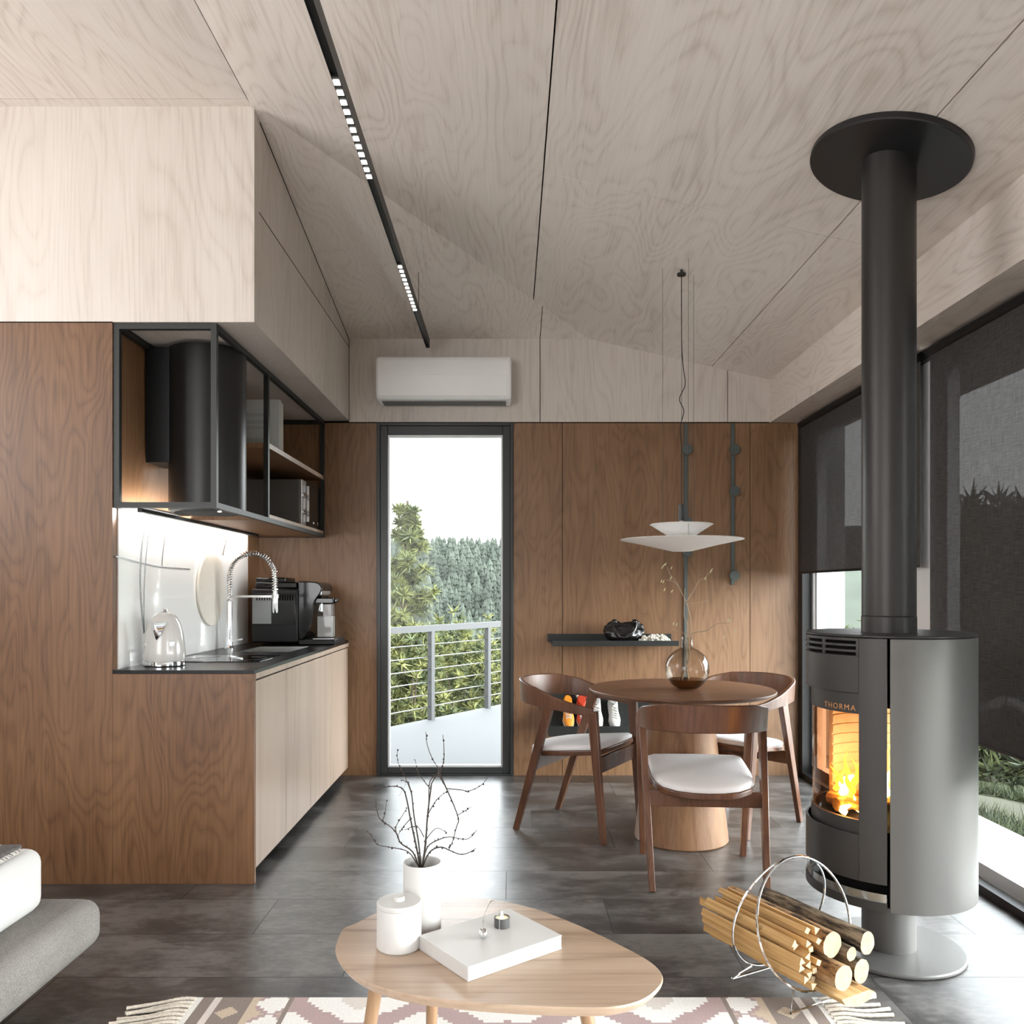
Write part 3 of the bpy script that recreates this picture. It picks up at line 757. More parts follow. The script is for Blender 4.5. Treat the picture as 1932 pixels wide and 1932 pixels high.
# books and microwave
for k, (y, h, wd, th, lab, mt) in enumerate((
        (4.475, .282, .245, .022, 'pale grey-green cover book standing nearest the hood on the cabinet shelf', 'papergrey'),
        (4.502, .285, .25, .016, 'slim cream book pressed behind the grey-green one on the cabinet shelf', 'paper'),
        (4.526, .275, .255, .028, 'thick white book, farthest of the three on the cabinet shelf', 'white'))):
    t = thing('book', lab, 'book', (-1.262-wd, y, 1.9925), 0, 'books on the cabinet shelf')
    m = MB(); m.box((0,0,0),(wd,.002,h)); m.box((0,th-.002,0),(wd,th,h)); m.box((0,.002,0),(.003,th-.002,h)); m.build('cover', M[mt], t)
    helper_box('pages', (.003,.002,.004),(wd-.005,th-.002,h-.004), M['paper'], t)
    if k == 0:
        m = MB()
        for z in (.04,.055,.12,.15,.19): m.box((.03,-.0006,z),(wd-.05,0,z+.018))
        tag(m.build('cover_print', plain('cover_print', (178,184,184), .6), t), 'faint printed bands')
t = thing('microwave', 'grey and black microwave on the bottom shelf of the wall cabinet', 'microwave', (-1.60, 4.95, 1.627))
helper_box('body', (0,0,.004),(.325,.47,.278), M['grey'], t, bevel=.004)
helper_box('control_panel', (.325,.002,.004),(.338,.10,.278), M['silver'], t, bevel=.002)
for z in (.085,.185):
    m = MB(); n = 18; vs = [(x, .05+.019*math.cos(2*math.pi*k/n), z+.019*math.sin(2*math.pi*k/n)) for x in (.338,.352) for k in range(n)]
    m.add(vs, [tuple(range(n-1,-1,-1)),tuple(range(n,2*n))]+[(k,(k+1)%n,n+(k+1)%n,n+k) for k in range(n)]).build('knob', M['chrome'], t)
d_ = helper_box('door', (.325,.102,.004),(.340,.468,.278), M['gblack'], t, bevel=.002)
m = MB(); m.box((.340,.115,.03),(.356,.125,.25)); m.build('handle', M['chrome'], d_)
m = MB(); m.box((.3402,.28,.03),(.3408,.31,.042)); m.box((.3402,.40,.03),(.3408,.412,.048)); m.build('button', M['white'], d_)
for px_, py_ in ((.03,.03),(.29,.03),(.03,.44),(.29,.44)): helper_box('foot', (px_,py_,0),(px_+.02,py_+.02,.004), M['mblack'], t)

# air conditioner
t = thing('air_conditioner', 'white split air conditioner mounted on the pale wall over the glass door', 'air conditioner', (-.433, YB, 2.60))
vs = []; prof = [(-.001,-.143),(-.15,-.146),(-.19,-.13),(-.205,-.085),(-.205,.105),(-.185,.14),(-.15,.146),(-.001,.146)]
prof = [Vector((0,)+p) for p in prof]
n = len(prof); vs = [(x, p.y, p.z) for x in (-.437,.437) for p in prof]
MB().add(vs, [tuple(range(n-1,-1,-1)),tuple(range(n,2*n))]+[(i,(i+1)%n,n+(i+1)%n,n+i) for i in range(n)]).build('casing', M['acw'], t, bevel=.02, seg=5, smooth=50)
m = MB(); m.box((-.41,-.2065,-.118),(.41,-.202,.020)); m.build('flap', M['acw'], t, bevel=.003)
m = MB(); m.box((-.38,-.12,.1455),(.38,-.03,.1475)); m.build('intake_grille', M['grey'], t)
helper_box('outlet', (-.40,-.17,-.1485),(.40,-.05,-.1455), M['grey'], t)

# ================================================================ CEILING LIGHTS
t = thing('track_light', 'long slim black linear track light hung under the plywood ceiling', 'ceiling light', (-.5402, 0, 2.81))
m = MB(); ta, tb = -1.2, 5.34
m.box((-.0125,ta,.003),(-.0105,tb,.056)); m.box((.0105,ta,.003),(.0125,tb,.056)); m.box((-.0105,ta,.012),(.0105,tb,.056)); m.box((-.0125,tb,.0),(.0125,tb+.004,.056))
m.build('rail', M['black'], t)
for ya_, yb_ in ((2.52, 3.155), (3.975, 4.645)):
    md = helper_box('light_module', (-.0104, ya_, .002), (.0104, yb_, .0119), M['black'], t)
    pit = (yb_-ya_)/12
    for k in range(12):
        yc = ya_+pit*(k+.5); helper_box('lens', (-.0095, yc-.0125, .0002), (.0095, yc+.0125, .002), M['led'], md)
for y, zz in ((4.684, zhip(4.684)), (2.1, zmain(-.53)), (-.6, zmain(-.53))):
    MB().tube([(.0125+.0015, y, .03), (.014, y, zz-2.81)], .0016, 6).build('suspension_wire', M['black'], t)

PX, PY = .851, 4.10
t = thing('pendant_lamp', 'pendant lamp with two stacked white dish shades over the dining table', 'pendant lamp', (PX, PY, 0))
def dish(name, R, zr, r, zb, mt):
    th = .003
    MB().lathe([(0,zb),(r,zb),(lerp(r,R,.5),lerp(zb,zr,.5)+.002),(R-.006,zr-.001),(R,zr+.001),(R-.005,zr+th+.001),(lerp(r,R,.5),lerp(zb,zr,.5)+th+.003),(r,zb+th),(0,zb+th)], 64).build(name, mt, t, smooth=50)
dish('large_shade', .305, 1.487, .050, 1.430, M['shade']); dish('small_shade', .157, 1.562, .072, 1.510, M['shade'])
MB().cyl((0,0), .0145, 1.582, 1.662, 20).build('light_body', M['black'], t)
MB().lathe([(0,1.578),(.010,1.578),(.010,1.582),(0,1.582)], 16).build('lens', M['white'], t)
zc = zmain(PX)
MB().lathe([(0,zc-.03),(.022,zc-.028),(.022,zc-.018),(.006,zc-.016),(.006,zc+.002),(0,zc+.002)], 20).build('ceiling_rose', M['black'], t)
cord = [(0,0,1.66)]+[(0,0,1.66+.1*k) for k in range(1,4)]
cord += [(-.006,0,2.05),(.012,0,2.13),(-.010,0,2.19),(.018,0,2.26),(.010,0,2.34),(.002,0,2.44),(0,0,2.6),(0,0,zc-.02)]
MB().tube(catmull(cord, 6), .0022, 6).build('cord', M['black'], t)
MB().tube([(.001,0,1.66),(.001,0,zc-.02)], .0011, 5).build('hanging_wire', M['black'], t)
for x, y in ((.762, 4.128), (.8545, 3.954), (.919, 4.13)):
    rr = math.hypot(x-PX, y-PY); zs = interp(rr, [.05,.305], [1.433,1.487])+.004
    MB().tube([(x-PX, y-PY, zs), (x-PX, y-PY, zmain(x)+.002)], .0009, 5).build('suspension_wire', M['black'], t)

# ================================================================ DINING GROUP
t = thing('dining_table', 'round walnut dining table on a tapered wooden pedestal', 'table', (.851, 4.108, 0))
R = .458
MB().lathe([(0,.722),(R-.035,.722),(R-.004,.733),(R,.738),(R,.743),(R-.002,.745),(0,.745)], 96).build('tabletop', M['tabw'], t)
MB().lathe([(0,.001),(.228,.001),(.231,.006),(.148,.715),(.15,.722),(0,.722)], 64).build('pedestal', M['pedw'], t, smooth=30)

def make_chair(label):
    t = thing('dining_chair', label, 'chair', (0,0,0), 0, 'walnut armchairs round the dining table')
    for s in (-1, 1):
        MB().beam((s*.231,-.247,0), (s*.256,-.035,.665), .026, .028, .030, .050, side=(1,0,0)).build('leg', M['chairw'], t, bevel=.003)
        MB().beam((s*.231,.247,0), (s*.250,.198,.645), .026, .028, .030, .050, side=(1,0,0)).build('leg', M['chairw'], t, bevel=.003)
    half = [(0,-.290),(.09,-.279),(.175,-.235),(.232,-.165),(.256,-.075),(.262,.03),(.258,.12),(.250,.20)]
    pts = [(-x,y,0) for x, y in half[:0:-1]]+[(x,y,0) for x, y in half]
    P = catmull(pts, 6); L = [0]
    for a, b in zip(P, P[1:]): L.append(L[-1]+(b-a).length)
    vs, fs = [], []
    for i, p in enumerate(P):
        s = abs(2*L[i]/L[-1]-1)
        zt = interp(s, [0,.3,.5,.7,.88,1], [.776,.770,.745,.700,.672,.662]); zb = interp(s, [0,.3,.5,.7,1], [.660,.657,.650,.638,.618])
        tg = (P[min(i+1,len(P)-1)]-P[max(i-1,0)]).normalized(); nn = Vector((tg.y,-tg.x,0))
        tilt = .012*(1-s)
        for off, z in ((.011,zb),(.011+tilt,zt),(-.011+tilt,zt),(-.011,zb)): vs.append(p+nn*off+Vector((0,0,z)))
    k = len(P)
    for i in range(k-1):
        for j in range(4): fs.append((i*4+j,i*4+(j+1)%4,(i+1)*4+(j+1)%4,(i+1)*4+j))
    fs += [(0,1,2,3),((k-1)*4+3,(k-1)*4+2,(k-1)*4+1,(k-1)*4)]
    MB().add(vs, fs).build('back_band', M['bandw'], t, bevel=.004, smooth=50)
    half = [(0,.232),(.12,.230),(.195,.224),(.217,.205),(.219,.10),(.218,-.02),(.210,-.10),(.185,-.165),(.13,-.212),(.065,-.234),(0,-.240)]
    out = [(x,y) for x, y in half]+[(-x,y) for x, y in half[-2:0:-1]]
    zs = lambda p: .402+.052*(p[1]+.24)/.472
    MB().prism(out, lambda p: zs(p)-.026, lambda p: zs(p)).build('seat_base', M['chairw'], t, bevel=.005, seg=3)
    m = MB(); rings = []
    for sc_, dz in ((.975,.001),(.985,.008),(.975,.018),(.93,.025),(.8,.029),(.45,.031)):
        rings.append([(x*sc_, (y+.005)*sc_-.005, zs((x,y))*1+dz+(zs((0,-.005))-zs((x,y)))*(1-sc_)) for x, y in out])
    n = len(out); vs = [p for r in rings for p in r]+[(0,-.005,zs((0,-.005))+.031)]
    fs = [(a*n+i,a*n+(i+1)%n,(a+1)*n+(i+1)%n,(a+1)*n+i) for a in range(5) for i in range(n)]+[(5*n+i,5*n+(i+1)%n,6*n) for i in range(n)]
    m.add(vs, fs).build('cushion', M['cush'], t, smooth=70)
    helper_box('rail', (-.232,-.145,.325),(.232,-.122,.392), M['chairw'], t, bevel=.002)
    helper_box('rail', (-.232,.196,.335),(.232,.219,.412), M['chairw'], t, bevel=.002)
    return t
ch = make_chair('walnut armchair with its curved back to the viewer, in front of the table')
ch.location = (.829, 3.595, 0); ch.rotation_euler.z = math.radians(-4.6)
dup(ch, (.357, 4.316, 0), math.atan2(-.516, .856)-math.pi/2, 'walnut armchair turned to the table on the glass door side')
dup(ch, (1.2045, 4.40, 0), math.atan2(-.647, -.763)-math.pi/2, 'walnut armchair behind the table on the side nearest the black stove')

# vase with branches
t = thing('glass_vase', 'round clear glass vase with bare branches on the dining table', 'vase', (.874, 4.075, .7455))
R, cz = .108, .100
prof = [(0,.004),(.04,.002)]+[(R*math.sin(a), cz-R*math.cos(a)) for a in [math.radians(q) for q in range(26, 164, 6)]]+[(.028,.206),(.0275,.25),(.029,.258)]
MB().lathe(prof, 56).build('bowl', M['vaseglass'], t, smooth=80)
wr_ = [(0,.006),(.04,.006)]+[((R-.004)*math.sin(a), cz-(R-.004)*math.cos(a)) for a in [math.radians(q) for q in range(26, 62, 5)]]
wr_ += [(wr_[-1][0]-.001, wr_[-1][1]+.001), (0, wr_[-1][1]+.001)]
MB().lathe(wr_, 48).build('water', M['water'], t)
br = tag(thing('branch_bunch', 'thin pale bare branches standing in the round glass vase', 'branches', (.874, 4.075, .7455)), None)
def vp(px, py, dy=0):                 # photograph point at the vase's depth, local to it
    p = W(px, py, 4.075+dy); return p-Vector((.874, 4.075, .7455))
BR = [
 ([(1287,1283,0),(1293,1262,.0),(1301,1240,0),(1299,1215,0),(1303,1190,0),(1302,1165,.01),(1296,1140,.02),(1284,1114,.03),(1272,1098,.04),(1258,1094,.04)], .0042),
 ([(1300,1282,.02),(1294,1258,.02),(1295,1235,.01),(1294,1210,0),(1297,1180,0),(1291,1165,0),(1291,1140,0),(1292,1110,.0)], .0034),
 ([(1284,1114,.03),(1276,1098,.03),(1266,1086,.04),(1258,1070,.05)], .0022),
 ([(1296,1134,.02),(1308,1116,.02),(1319,1096,.01),(1330,1090,.0),(1341,1077,-.01)], .0018),
 ([(1304,1198,0),(1314,1192,-.01),(1333,1190,-.03),(1352,1177,-.05),(1374,1176,-.06)], .0030),
 ([(1298,1204,0),(1289,1194,.015),(1272,1188,.03),(1262,1190,.04)], .0018),
 ([(1298,1138,.02),(1316,1137,0),(1336,1133,-.02)], .0012)]
for pts, r in BR:
    P = catmull([vp(*p) for p in pts], 5); MB().tube(P, [r*(1-.6*i/len(P)) for i in range(len(P))], 6).build('branch', M['branch'], br)
rnd = random.Random(5)
for px, py in ((1253,1066),(1250,1070),(1256,1064),(1267,1071),(1266,1090),(1248,1096),(1252,1097),(1254,1112),(1268,1115),(1331,1091),(1341,1078),(1343,1075),(1374,1170),(1378,1172),(1388,1190),(1367,1201),(1271,1176),(1277,1178)):
    c = vp(px, py, rnd.uniform(-.02,.04)); MB().beam(c-Vector((.003,0,.007)), c+Vector((.003,0,.007)), .005, .003, .002, .002).build('bud', M['bud'], br)
# ================================================================ THINGS ON THE END WALL
t = thing('wall_shelf', 'black L-shaped metal wall shelf behind the dining table', 'shelf', (0, YB, .88))
helper_box('deck', (.262,-.255,.0),(1.067,-.002,.012), M['frame'], t)
helper_box('back_plate', (.244,-.012,.012),(1.067,-.001,.064), M['frame'], t, bevel=.001)
helper_box('front_lip', (.262,-.262,.0),(1.067,-.255,.034), M['frame'], t, bevel=.001)
# gathered leather pouch
bc = Vector((.735, YB-.14, .8925))
bm = bmesh.new(); bmesh.ops.create_uvsphere(bm, u_segments=96, v_segments=40, radius=1)
for v in bm.verts:
    p = v.co.copy(); a = math.atan2(p.y, p.x); h = (p.z+1)/2; hr = math.hypot(p.x, p.y)
    sq = (max(hr, 1e-6)**.4)/max(hr, 1e-6)
    wx = interp(h, [0,.12,.4,.7,.88,1], [.116,.130,.132,.122,.100,.06])
    wy = interp(h, [0,.2,.6,1], [.085,.085,.06,.03])
    fold = 1+.085*math.sin(a*9+3*mnoise.noise(p*1.7))*(.25+h)+.05*mnoise.noise(p*4)
    z = .150*h**.85
    if h > .55: z -= .02*(h-.55)/.45*math.exp(-(p.x/.4)**2)-.014*mnoise.noise(p*3.3)
    v.co = Vector((p.x*sq*wx*fold, p.y*sq*wy*fold, max(0, z)))
me = bpy.data.meshes.new('body'); bm.to_mesh(me); bm.free(); me.materials.append(M['leather'])
for p in me.polygons: p.use_smooth = True
t = thing('leather_pouch', 'gathered black leather pouch bag on the wall shelf', 'bag', bc)
o = bpy.data.objects.new('body', me); C.objects.link(o); o.parent = t
for s in (-1, 1):
    MB().tube(catmull([(s*.075,-.035,.128),(s*.062,-.055,.09),(s*.03,-.072,.062),(0,-.078,.055)], 6), .007, 8).build('drawstring', M['leather'], t)
    MB().ball((s*.066,-.02,.138), .02, 12, sz=.9).build('knot', M['leather'], t)
# white beaded clutch
rnd = random.Random(8); m = MB()
for k in range(190):
    x = rnd.uniform(-.095,.095); y = rnd.uniform(-.05,.05); top = .048*(1-(x/.105)**4)*(1-(y/.06)**4)
    m.ball((x, y, .008+rnd.random()*max(.005, top)), rnd.uniform(.0065,.009), 8)
o = m.build('beaded_clutch', M['pearl']); o.location = (.922, YB-.19, .8925)
tag(o, 'small white beaded clutch lying next to the black pouch on the wall shelf', 'bag')
# coat rails
for x, hooks, zlo, lab in ((1.163, (848,985,1041), .55, 'slim grey vertical coat rail on the wall behind the pendant lamp'), (1.476, (848,927,1086), 1.27, 'slim grey vertical coat rail nearest the window wall')):
    t = thing('coat_rail', lab, 'coat rail', (x, YB-.001, 0), 0, 'vertical coat rails')
    helper_box('bar', (-.012,-.014,zlo),(.012,0,2.345), M['railgrey'], t, bevel=.002)
    for py in hooks:
        z = H+(VY-py)*5.43/F; m = MB(); n = 24
        vs = [(.034*math.cos(2*math.pi*k/n), y, z+.034*math.sin(2*math.pi*k/n)) for y in (-.045,-.06) for k in range(n)]
        m.add(vs, [tuple(range(n)),tuple(range(2*n-1,n-1,-1))]+[(k,n+k,n+(k+1)%n,(k+1)%n) for k in range(n)])
        m.beam((0,-.012,z),(0,-.046,z),.016,.016); m.build('hook', M['railgrey'], t, bevel=.002)
# low shoe rack and shoes
t = thing('shoe_shelf', 'low black wall-mounted shoe rack behind the chairs', 'shoe rack', (0, YB, 0))
x0, x1 = .24, 1.02
helper_box('back_plate', (x0,-.02,.30),(x1,-.002,.565), M['frame'], t, bevel=.001)
MB().add([(x0,-.02,.50),(x1,-.02,.50),(x1,-.24,.325),(x0,-.24,.325),(x0,-.02,.485),(x1,-.02,.485),(x1,-.24,.31),(x0,-.24,.31)],
         [(0,1,2,3),(7,6,5,4),(0,4,5,1),(2,6,7,3),(0,3,7,4),(1,5,6,2)]).build('slope_board', M['frame'], t)
helper_box('front_lip', (x0,-.252,.305),(x1,-.24,.368), M['frame'], t, bevel=.001)
for x in (x0, x1-.008): helper_box('side_plate', (x,-.24,.305),(x+.008,-.02,.36), M['frame'], t)
def shoe(name, label, x, mat, lining, group, s=1.0, tilt=None):
    """a shoe lying toe-down on the sloping board; local y runs heel(+) to toe(-)"""
    t = thing(name, label, 'shoe', (x, YB-.126, .4205), 0, group)
    ang = math.atan2(.175, .22)
    Rm = Matrix.Rotation(ang, 4, 'X')
    s *= .86; L = .27*s
    def ring(f, z):
        w_ = .041*s*interp(f, [0,.08,.3,.5,.72,.9,1], [.55,.86,.86,.80,1.06,.86,.30]); return w_
    secs = 14; n = 16; vs, fs = [], []
    for i in range(secs+1):
        f = i/secs; y = L/2-f*L; wd = ring(f, 0); h = .085*s*interp(f, [0,.1,.3,.45,.65,.85,1], [.92,1.0,.88,.86,.62,.5,.28])
        for j in range(n):
            a = 2*math.pi*j/n; c, s_ = math.cos(a), math.sin(a)
            vs.append((wd*abs(c)**.75*(1 if c > 0 else -1), y, max(.012, h*.5+h*.5*abs(s_)**.7*(1 if s_ > 0 else -1))))
    for i in range(secs):
        for j in range(n): fs.append((i*n+j,i*n+(j+1)%n,(i+1)*n+(j+1)%n,(i+1)*n+j))
    fs += [tuple(range(n)), tuple(secs*n+j for j in range(n-1,-1,-1))]
    vs = [Rm @ Vector(v) for v in vs]
    MB().add(vs, fs).build('upper', mat, t, smooth=60)
    out = []
    for i in range(secs+1):
        f = i/secs; out.append((ring(f,0)*1.06, L/2+.004-f*(L+.008)))
    out = out+[(-x_, y) for x_, y in out[::-1]]
    m = MB().prism(out, 0.001, .016*s); m.v = [tuple(Rm @ Vector(v)) for v in m.v]; m.build('sole', M['white'], t)
    m = MB(); ov = [(.026*s*math.cos(2*math.pi*k/18), L*.29+.045*s*math.sin(2*math.pi*k/18)) for k in range(18)]
    m.prism(ov, .074*s, .0885*s); m.v = [tuple(Rm @ Vector(v)) for v in m.v]; m.build('opening', lining, t)
    m = MB()
    for k in range(5):
        y = L*(.05-.075*k); zt = .085*s*interp(.5-y/L, [.3,.45,.65,.85],[.88,.86,.62,.5])+.001
        m.tube([(-.022*s,y-.006,zt-.004),(0,y,zt+.002),(.022*s,y+.006,zt-.004)], .003, 5)
        m.tube([(-.022*s,y+.008,zt-.004),(0,y,zt+.002),(.022*s,y-.010,zt-.004)], .003, 5)
    m.v = [tuple(Rm @ Vector(v)) for v in m.v]; m.build('laces', M['paper'], t)
    return t
sg = 'shoes on the low rack'
shoe('sneaker', 'white laced sneaker on the shoe rack, the one beside the table pedestal', .668, M['white'], M['soleg'], sg)
shoe('sneaker', 'white laced sneaker on the shoe rack, the one partly behind the chair leg', .557, M['white'], M['soleg'], sg)
shoe('trainer', 'orange yellow trainer at the end of the shoe rack, seen under the chair arm', .372, M['orange'], M['orange'], sg)
shoe('trainer', 'red trainer on the shoe rack between the orange and the white shoes', .462, M['red'], M['red'], sg)
o = MB().tube([(.03*math.cos(a*math.pi/12), -.004, .03*math.sin(a*math.pi/12)) for a in range(24)], .010, 8, closed=True).build('ring', M['paper'])
o.name = 'pull_loop'; o.location = (.468, YB-.036, .545); tag(o, 'small white and red ring at the top of the shoe rack', 'ring')
o.data.materials.append(M['red'])
for p in o.data.polygons:
    if p.center.z < -.005 and p.center.x > -.02: p.material_index = 1

# ================================================================ BLINDS
for y0, y1, zb, lab in ((3.80, 5.398, 1.342, 'dark woven roller blind by the far wall, pulled halfway down'), (2.25, 3.735, .605, 'dark woven roller blind beside the stove, pulled nearly to the floor'), (.14, 2.10, 1.05, 'added unseen roller blind beyond the picture edge, cutting light on the coffee table')):  # last blind is added out of view to cut light on the coffee table
    t = thing('roller_blind', lab, 'blind', (1.90, y0, 0), 0, 'dark roller blinds')
    helper_box('screen', (-.0008,.012,zb+.012),(.0008,y1-y0-.012,2.33), M['screen'], t)
    helper_box('hem_bar', (-.005,.010,zb),(.005,y1-y0-.010,zb+.014), M['mblack'], t, bevel=.002)
    m = MB(); m.tube([(0,.005,2.318),(0,y1-y0-.005,2.318)], .02, 14); m.build('roller_tube', M['mblack'], t)


# ================================================================ STOVE
SX, SY, SR = 1.306, 2.84, .27
st = thing('wood_stove', 'freestanding round steel wood stove on a pedestal, with a tall black flue', 'stove', (SX, SY, 0))
th0 = math.degrees(math.atan2(-.908, -.418))        # direction towards the viewer
T = lambda a: th0-a                                 # a grows towards the glass front
def sarc(m, r0, r1, z0, z1, a0, a1, n=None, mi=None):
    return m.arc((0,0), r0, r1, z0, z1, T(a0), T(a1), n or max(4, int(abs(a1-a0)/3)), mi)
MB().lathe([(0,.0005),(.236,.0005),(.240,.004),(.240,.010),(.236,.014),(0,.014)], 80).build('floor_disc', M['stove'], st)
MB().cyl((0,0), .087, .014, .216, 48).build('foot_column', M['stove'], st)
sarc(MB(), .262, SR, .217, 1.083, -.8, -209, 90).build('side_panel', M['stove'], st, bevel=.0015, seg=1)
m = MB(); sarc(m, .262, SR, .302, 1.083, .9, 19); sarc(m, .262, SR, .302, 1.083, 131, 149)
m2 = m
for a0, a1 in ((19,21),(46,49),(70,74),(96,100),(126,131)): sarc(m2, .262, SR, 1.026, 1.083, a0, a1, 3)
sarc(m2, .262, SR, .905, 1.026, 19, 131); sarc(m2, .262, SR, 1.073, 1.083, 19, 131)
for z in (1.0365, 1.0550): sarc(m2, .262, SR, z, z+.0085, 19, 131)
sarc(m2, .262, SR, .302, .450, 19, 131)
m2.build('front_shell', M['stovedark'], st, bevel=.001, seg=1)
sarc(MB(), .18, .255, 1.0, 1.078, 15, 140).build('vent_liner', M['gap'], st)
MB().lathe([(0,1.0845),(.268,1.0845),(SR,1.087),(SR,1.091),(.268,1.093),(0,1.093)], 80).build('top_plate', M['flue'], st)
m = MB(); sarc(m, .240, .252, .836, .906, 14, 136); sarc(m, .240, .252, .446, .492, 14, 136); sarc(m, .240, .252, .49, .838, 128, 136); sarc(m, .240, .252, .49, .838, 14, 17.5)
fd = m.build('door_frame', M['stovedark'], st)
sarc(MB(), .244, .247, .492, .836, 17.5, 128, 40).build('door_glass', M['smoke'], fd)
# lettering on the door frame
cu = bpy.data.curves.new('brand_lettering', 'FONT'); cu.body = 'THORMA'; cu.size = .026; cu.extrude = .0006; cu.align_x = 'CENTER'; cu.space_character = 1.25
tmp = bpy.data.objects.new('tmp', cu); C.objects.link(tmp)
dg = bpy.context.evaluated_depsgraph_get(); me = bpy.data.meshes.new_from_object(tmp.evaluated_get(dg))
bpy.data.objects.remove(tmp)
ac = 37.0
for v in me.vertices:
    a = math.radians(T(ac))+v.co.x/.2525; r = .2524+v.co.z
    v.co = Vector((r*math.cos(a), r*math.sin(a), .845+v.co.y))
me.materials.append(plain('copper_letters', (206, 150, 98), .4, .5)); me.name = 'brand_lettering'
o = bpy.data.objects.new('brand_lettering', me); C.objects.link(o); o.parent = fd
# firebox
m = MB(); z = .50
while z < .835: sarc(m, .196, .212, z, z+.0325, 112, 330, 60); z += .036
sarc(m, .2005, .214, .49, .86, 112, 330, 60)
m.build('firebrick_lining', M['fbrick'], st, bevel=.002, seg=1)
MB().cyl((0,0), .225, .445, .458, 48).build('grate', M['gap'], st)
MB().cyl((0,0), .245, .86, .875, 48).build('baffle', M['gap'], st)
MB().cyl((0,0), .225, .216, .33, 48).build('ash_box', M['gap'], st)
m = MB(); sarc(m, .225, SR, .217, .246, .9, 149); m.build('base_ring', M['stovedark'], st)
m = MB(); sarc(m, .256, .266, .246, .272, 1.2, 62); sarc(m, .256, .266, .246, .272, 66, 148); m.build('air_slider', M['steel'], st)
MB().tube([(math.cos(math.radians(T(75)))*.258, math.sin(math.radians(T(75)))*.258, .268), (math.cos(math.radians(T(68)))*.243, math.sin(math.radians(T(68)))*.243, .292)], .004, 6).build('slider_handle', M['steel'], st)
lf_ = Vector((-.908, .418, 0)); bk = Vector((.418, .908, 0))
def flame(m, c, h, r, lean, seed):
    rnd = random.Random(seed); ph = rnd.random()*6
    pts, rs = [], []
    for k in range(9):
        f = k/8; pts.append(Vector(c)+Vector((lean[0]*f*f+.012*math.sin(ph+f*5), lean[1]*f*f+.012*math.cos(ph*1.3+f*4), h*f)))
        rs.append(max(.0006, r*(math.sin(math.pi*min(1, .22+f*.78))**.8)*(1-.55*f)))
    m.tube(pts, rs, 8)
fm, fh = MB(), MB()
for k, (l, b_, h, r) in enumerate(((.11,-.01,.15,.016),(.14,.03,.17,.013),(.165,-.02,.11,.014),(.09,.04,.13,.015),(.125,-.06,.10,.015),(.15,.01,.12,.011),(.03,-.02,.20,.016),(0,.03,.24,.014),(-.02,-.03,.14,.016),(.06,.02,.16,.013))):
    flame(fm, lf_*l+bk*b_+Vector((0,0,.535)), h*.75, r*.9, (.01*math.sin(k*2), .01*math.cos(k*3)), k)
for k, (l, b_, h, r, z) in enumerate(((.125,0,.055,.026,.535),(.15,-.03,.05,.016,.52),(.10,-.05,.06,.014,.475),(.13,-.09,.03,.014,.475),(.0,-.01,.10,.016,.53),(.04,0,.05,.02,.53))):
    flame(fh, lf_*l+bk*b_+Vector((0,0,z)), h, r, (0,0), 30+k)
fm.build('flames', M['flame'], st, smooth=80); fh.build('flame_core', M['flamehot'], st, smooth=80)
def at(l, b_, z): return lf_*l+bk*b_+Vector((0,0,z))
for p, q in ((at(.165,-.06,.492),at(-.02,.11,.50)), (at(.19,.03,.495),at(.02,-.12,.50)), (at(.15,.06,.525),at(.05,-.12,.53))):
    MB().tube([p, p.lerp(q,.5)+Vector((0,0,.004)), q], .024, 9).build('burning_log', M['split'], st)
fl_ = bpy.data.lights.new('fire_glow', 'POINT'); fl_.energy = .75; fl_.color = (1, .93, .80); fl_.shadow_soft_size = .05
fo_ = bpy.data.objects.new('fire_glow', fl_); C.objects.link(fo_); fo_.location = Vector((SX, SY, .66))+lf_*.09
# flue: pipe, collar, ceiling plate
MB().cyl((0,0), .087, 1.15, 2.80, 56).build('flue_pipe', M['flue'], st)
MB().lathe([(.088,1.093),(.0885,1.093),(.0885,1.146),(.0855,1.150),(.0855,1.155)], 56).build('flue_collar', M['flue'], st)
zc = zmain(SX); tl = math.atan(-.2254)
m = MB().lathe([(.0,-.024),(.258,-.024),(.262,-.020),(.262,-.001),(0,-.001)], 80)
o = m.build('ceiling_plate', M['black'], st); o.location = (0.004, 0, zc); o.rotation_euler = (0, -tl, 0)

# ================================================================ FIREWOOD
ax = Vector((.47, -.883, 0)).normalized(); uu = Vector((.883, .47, 0)).normalized(); MM = Vector((.872, 2.545, 0))
def lw(u, l, z): return MM+uu*u+ax*l+Vector((0,0,z))
t = thing('log_holder', 'steel wire log holder of two leaning hoops beside the rug', 'log holder', MM)
for s in (1, -1):
    c = lw(0, .05*s, .226)-MM; up = Vector(ax*(-.105*s))+Vector((0,0,.39)); up.normalize(); R = .191
    MB().tube([c+uu*R*math.cos(a*math.pi/36)+up*R*math.sin(a*math.pi/36) for a in range(72)], .0042, 8, closed=True).build('hoop', M['chrome'], t)
    MB().tube([lw(-.085,.084*s,.058)-MM, lw(-.135,.120*s,.014)-MM, lw(.135,.120*s,.014)-MM, lw(.085,.084*s,.058)-MM], .0036, 8).build('foot', M['chrome'], t)
MB().tube([lw(0,.099,.0385)-MM, lw(0,-.099,.0385)-MM], .0036, 8).build('crossbar', M['chrome'], t)
rot = math.atan2(ax.y, ax.x)+math.pi/2           # local -y runs along ax
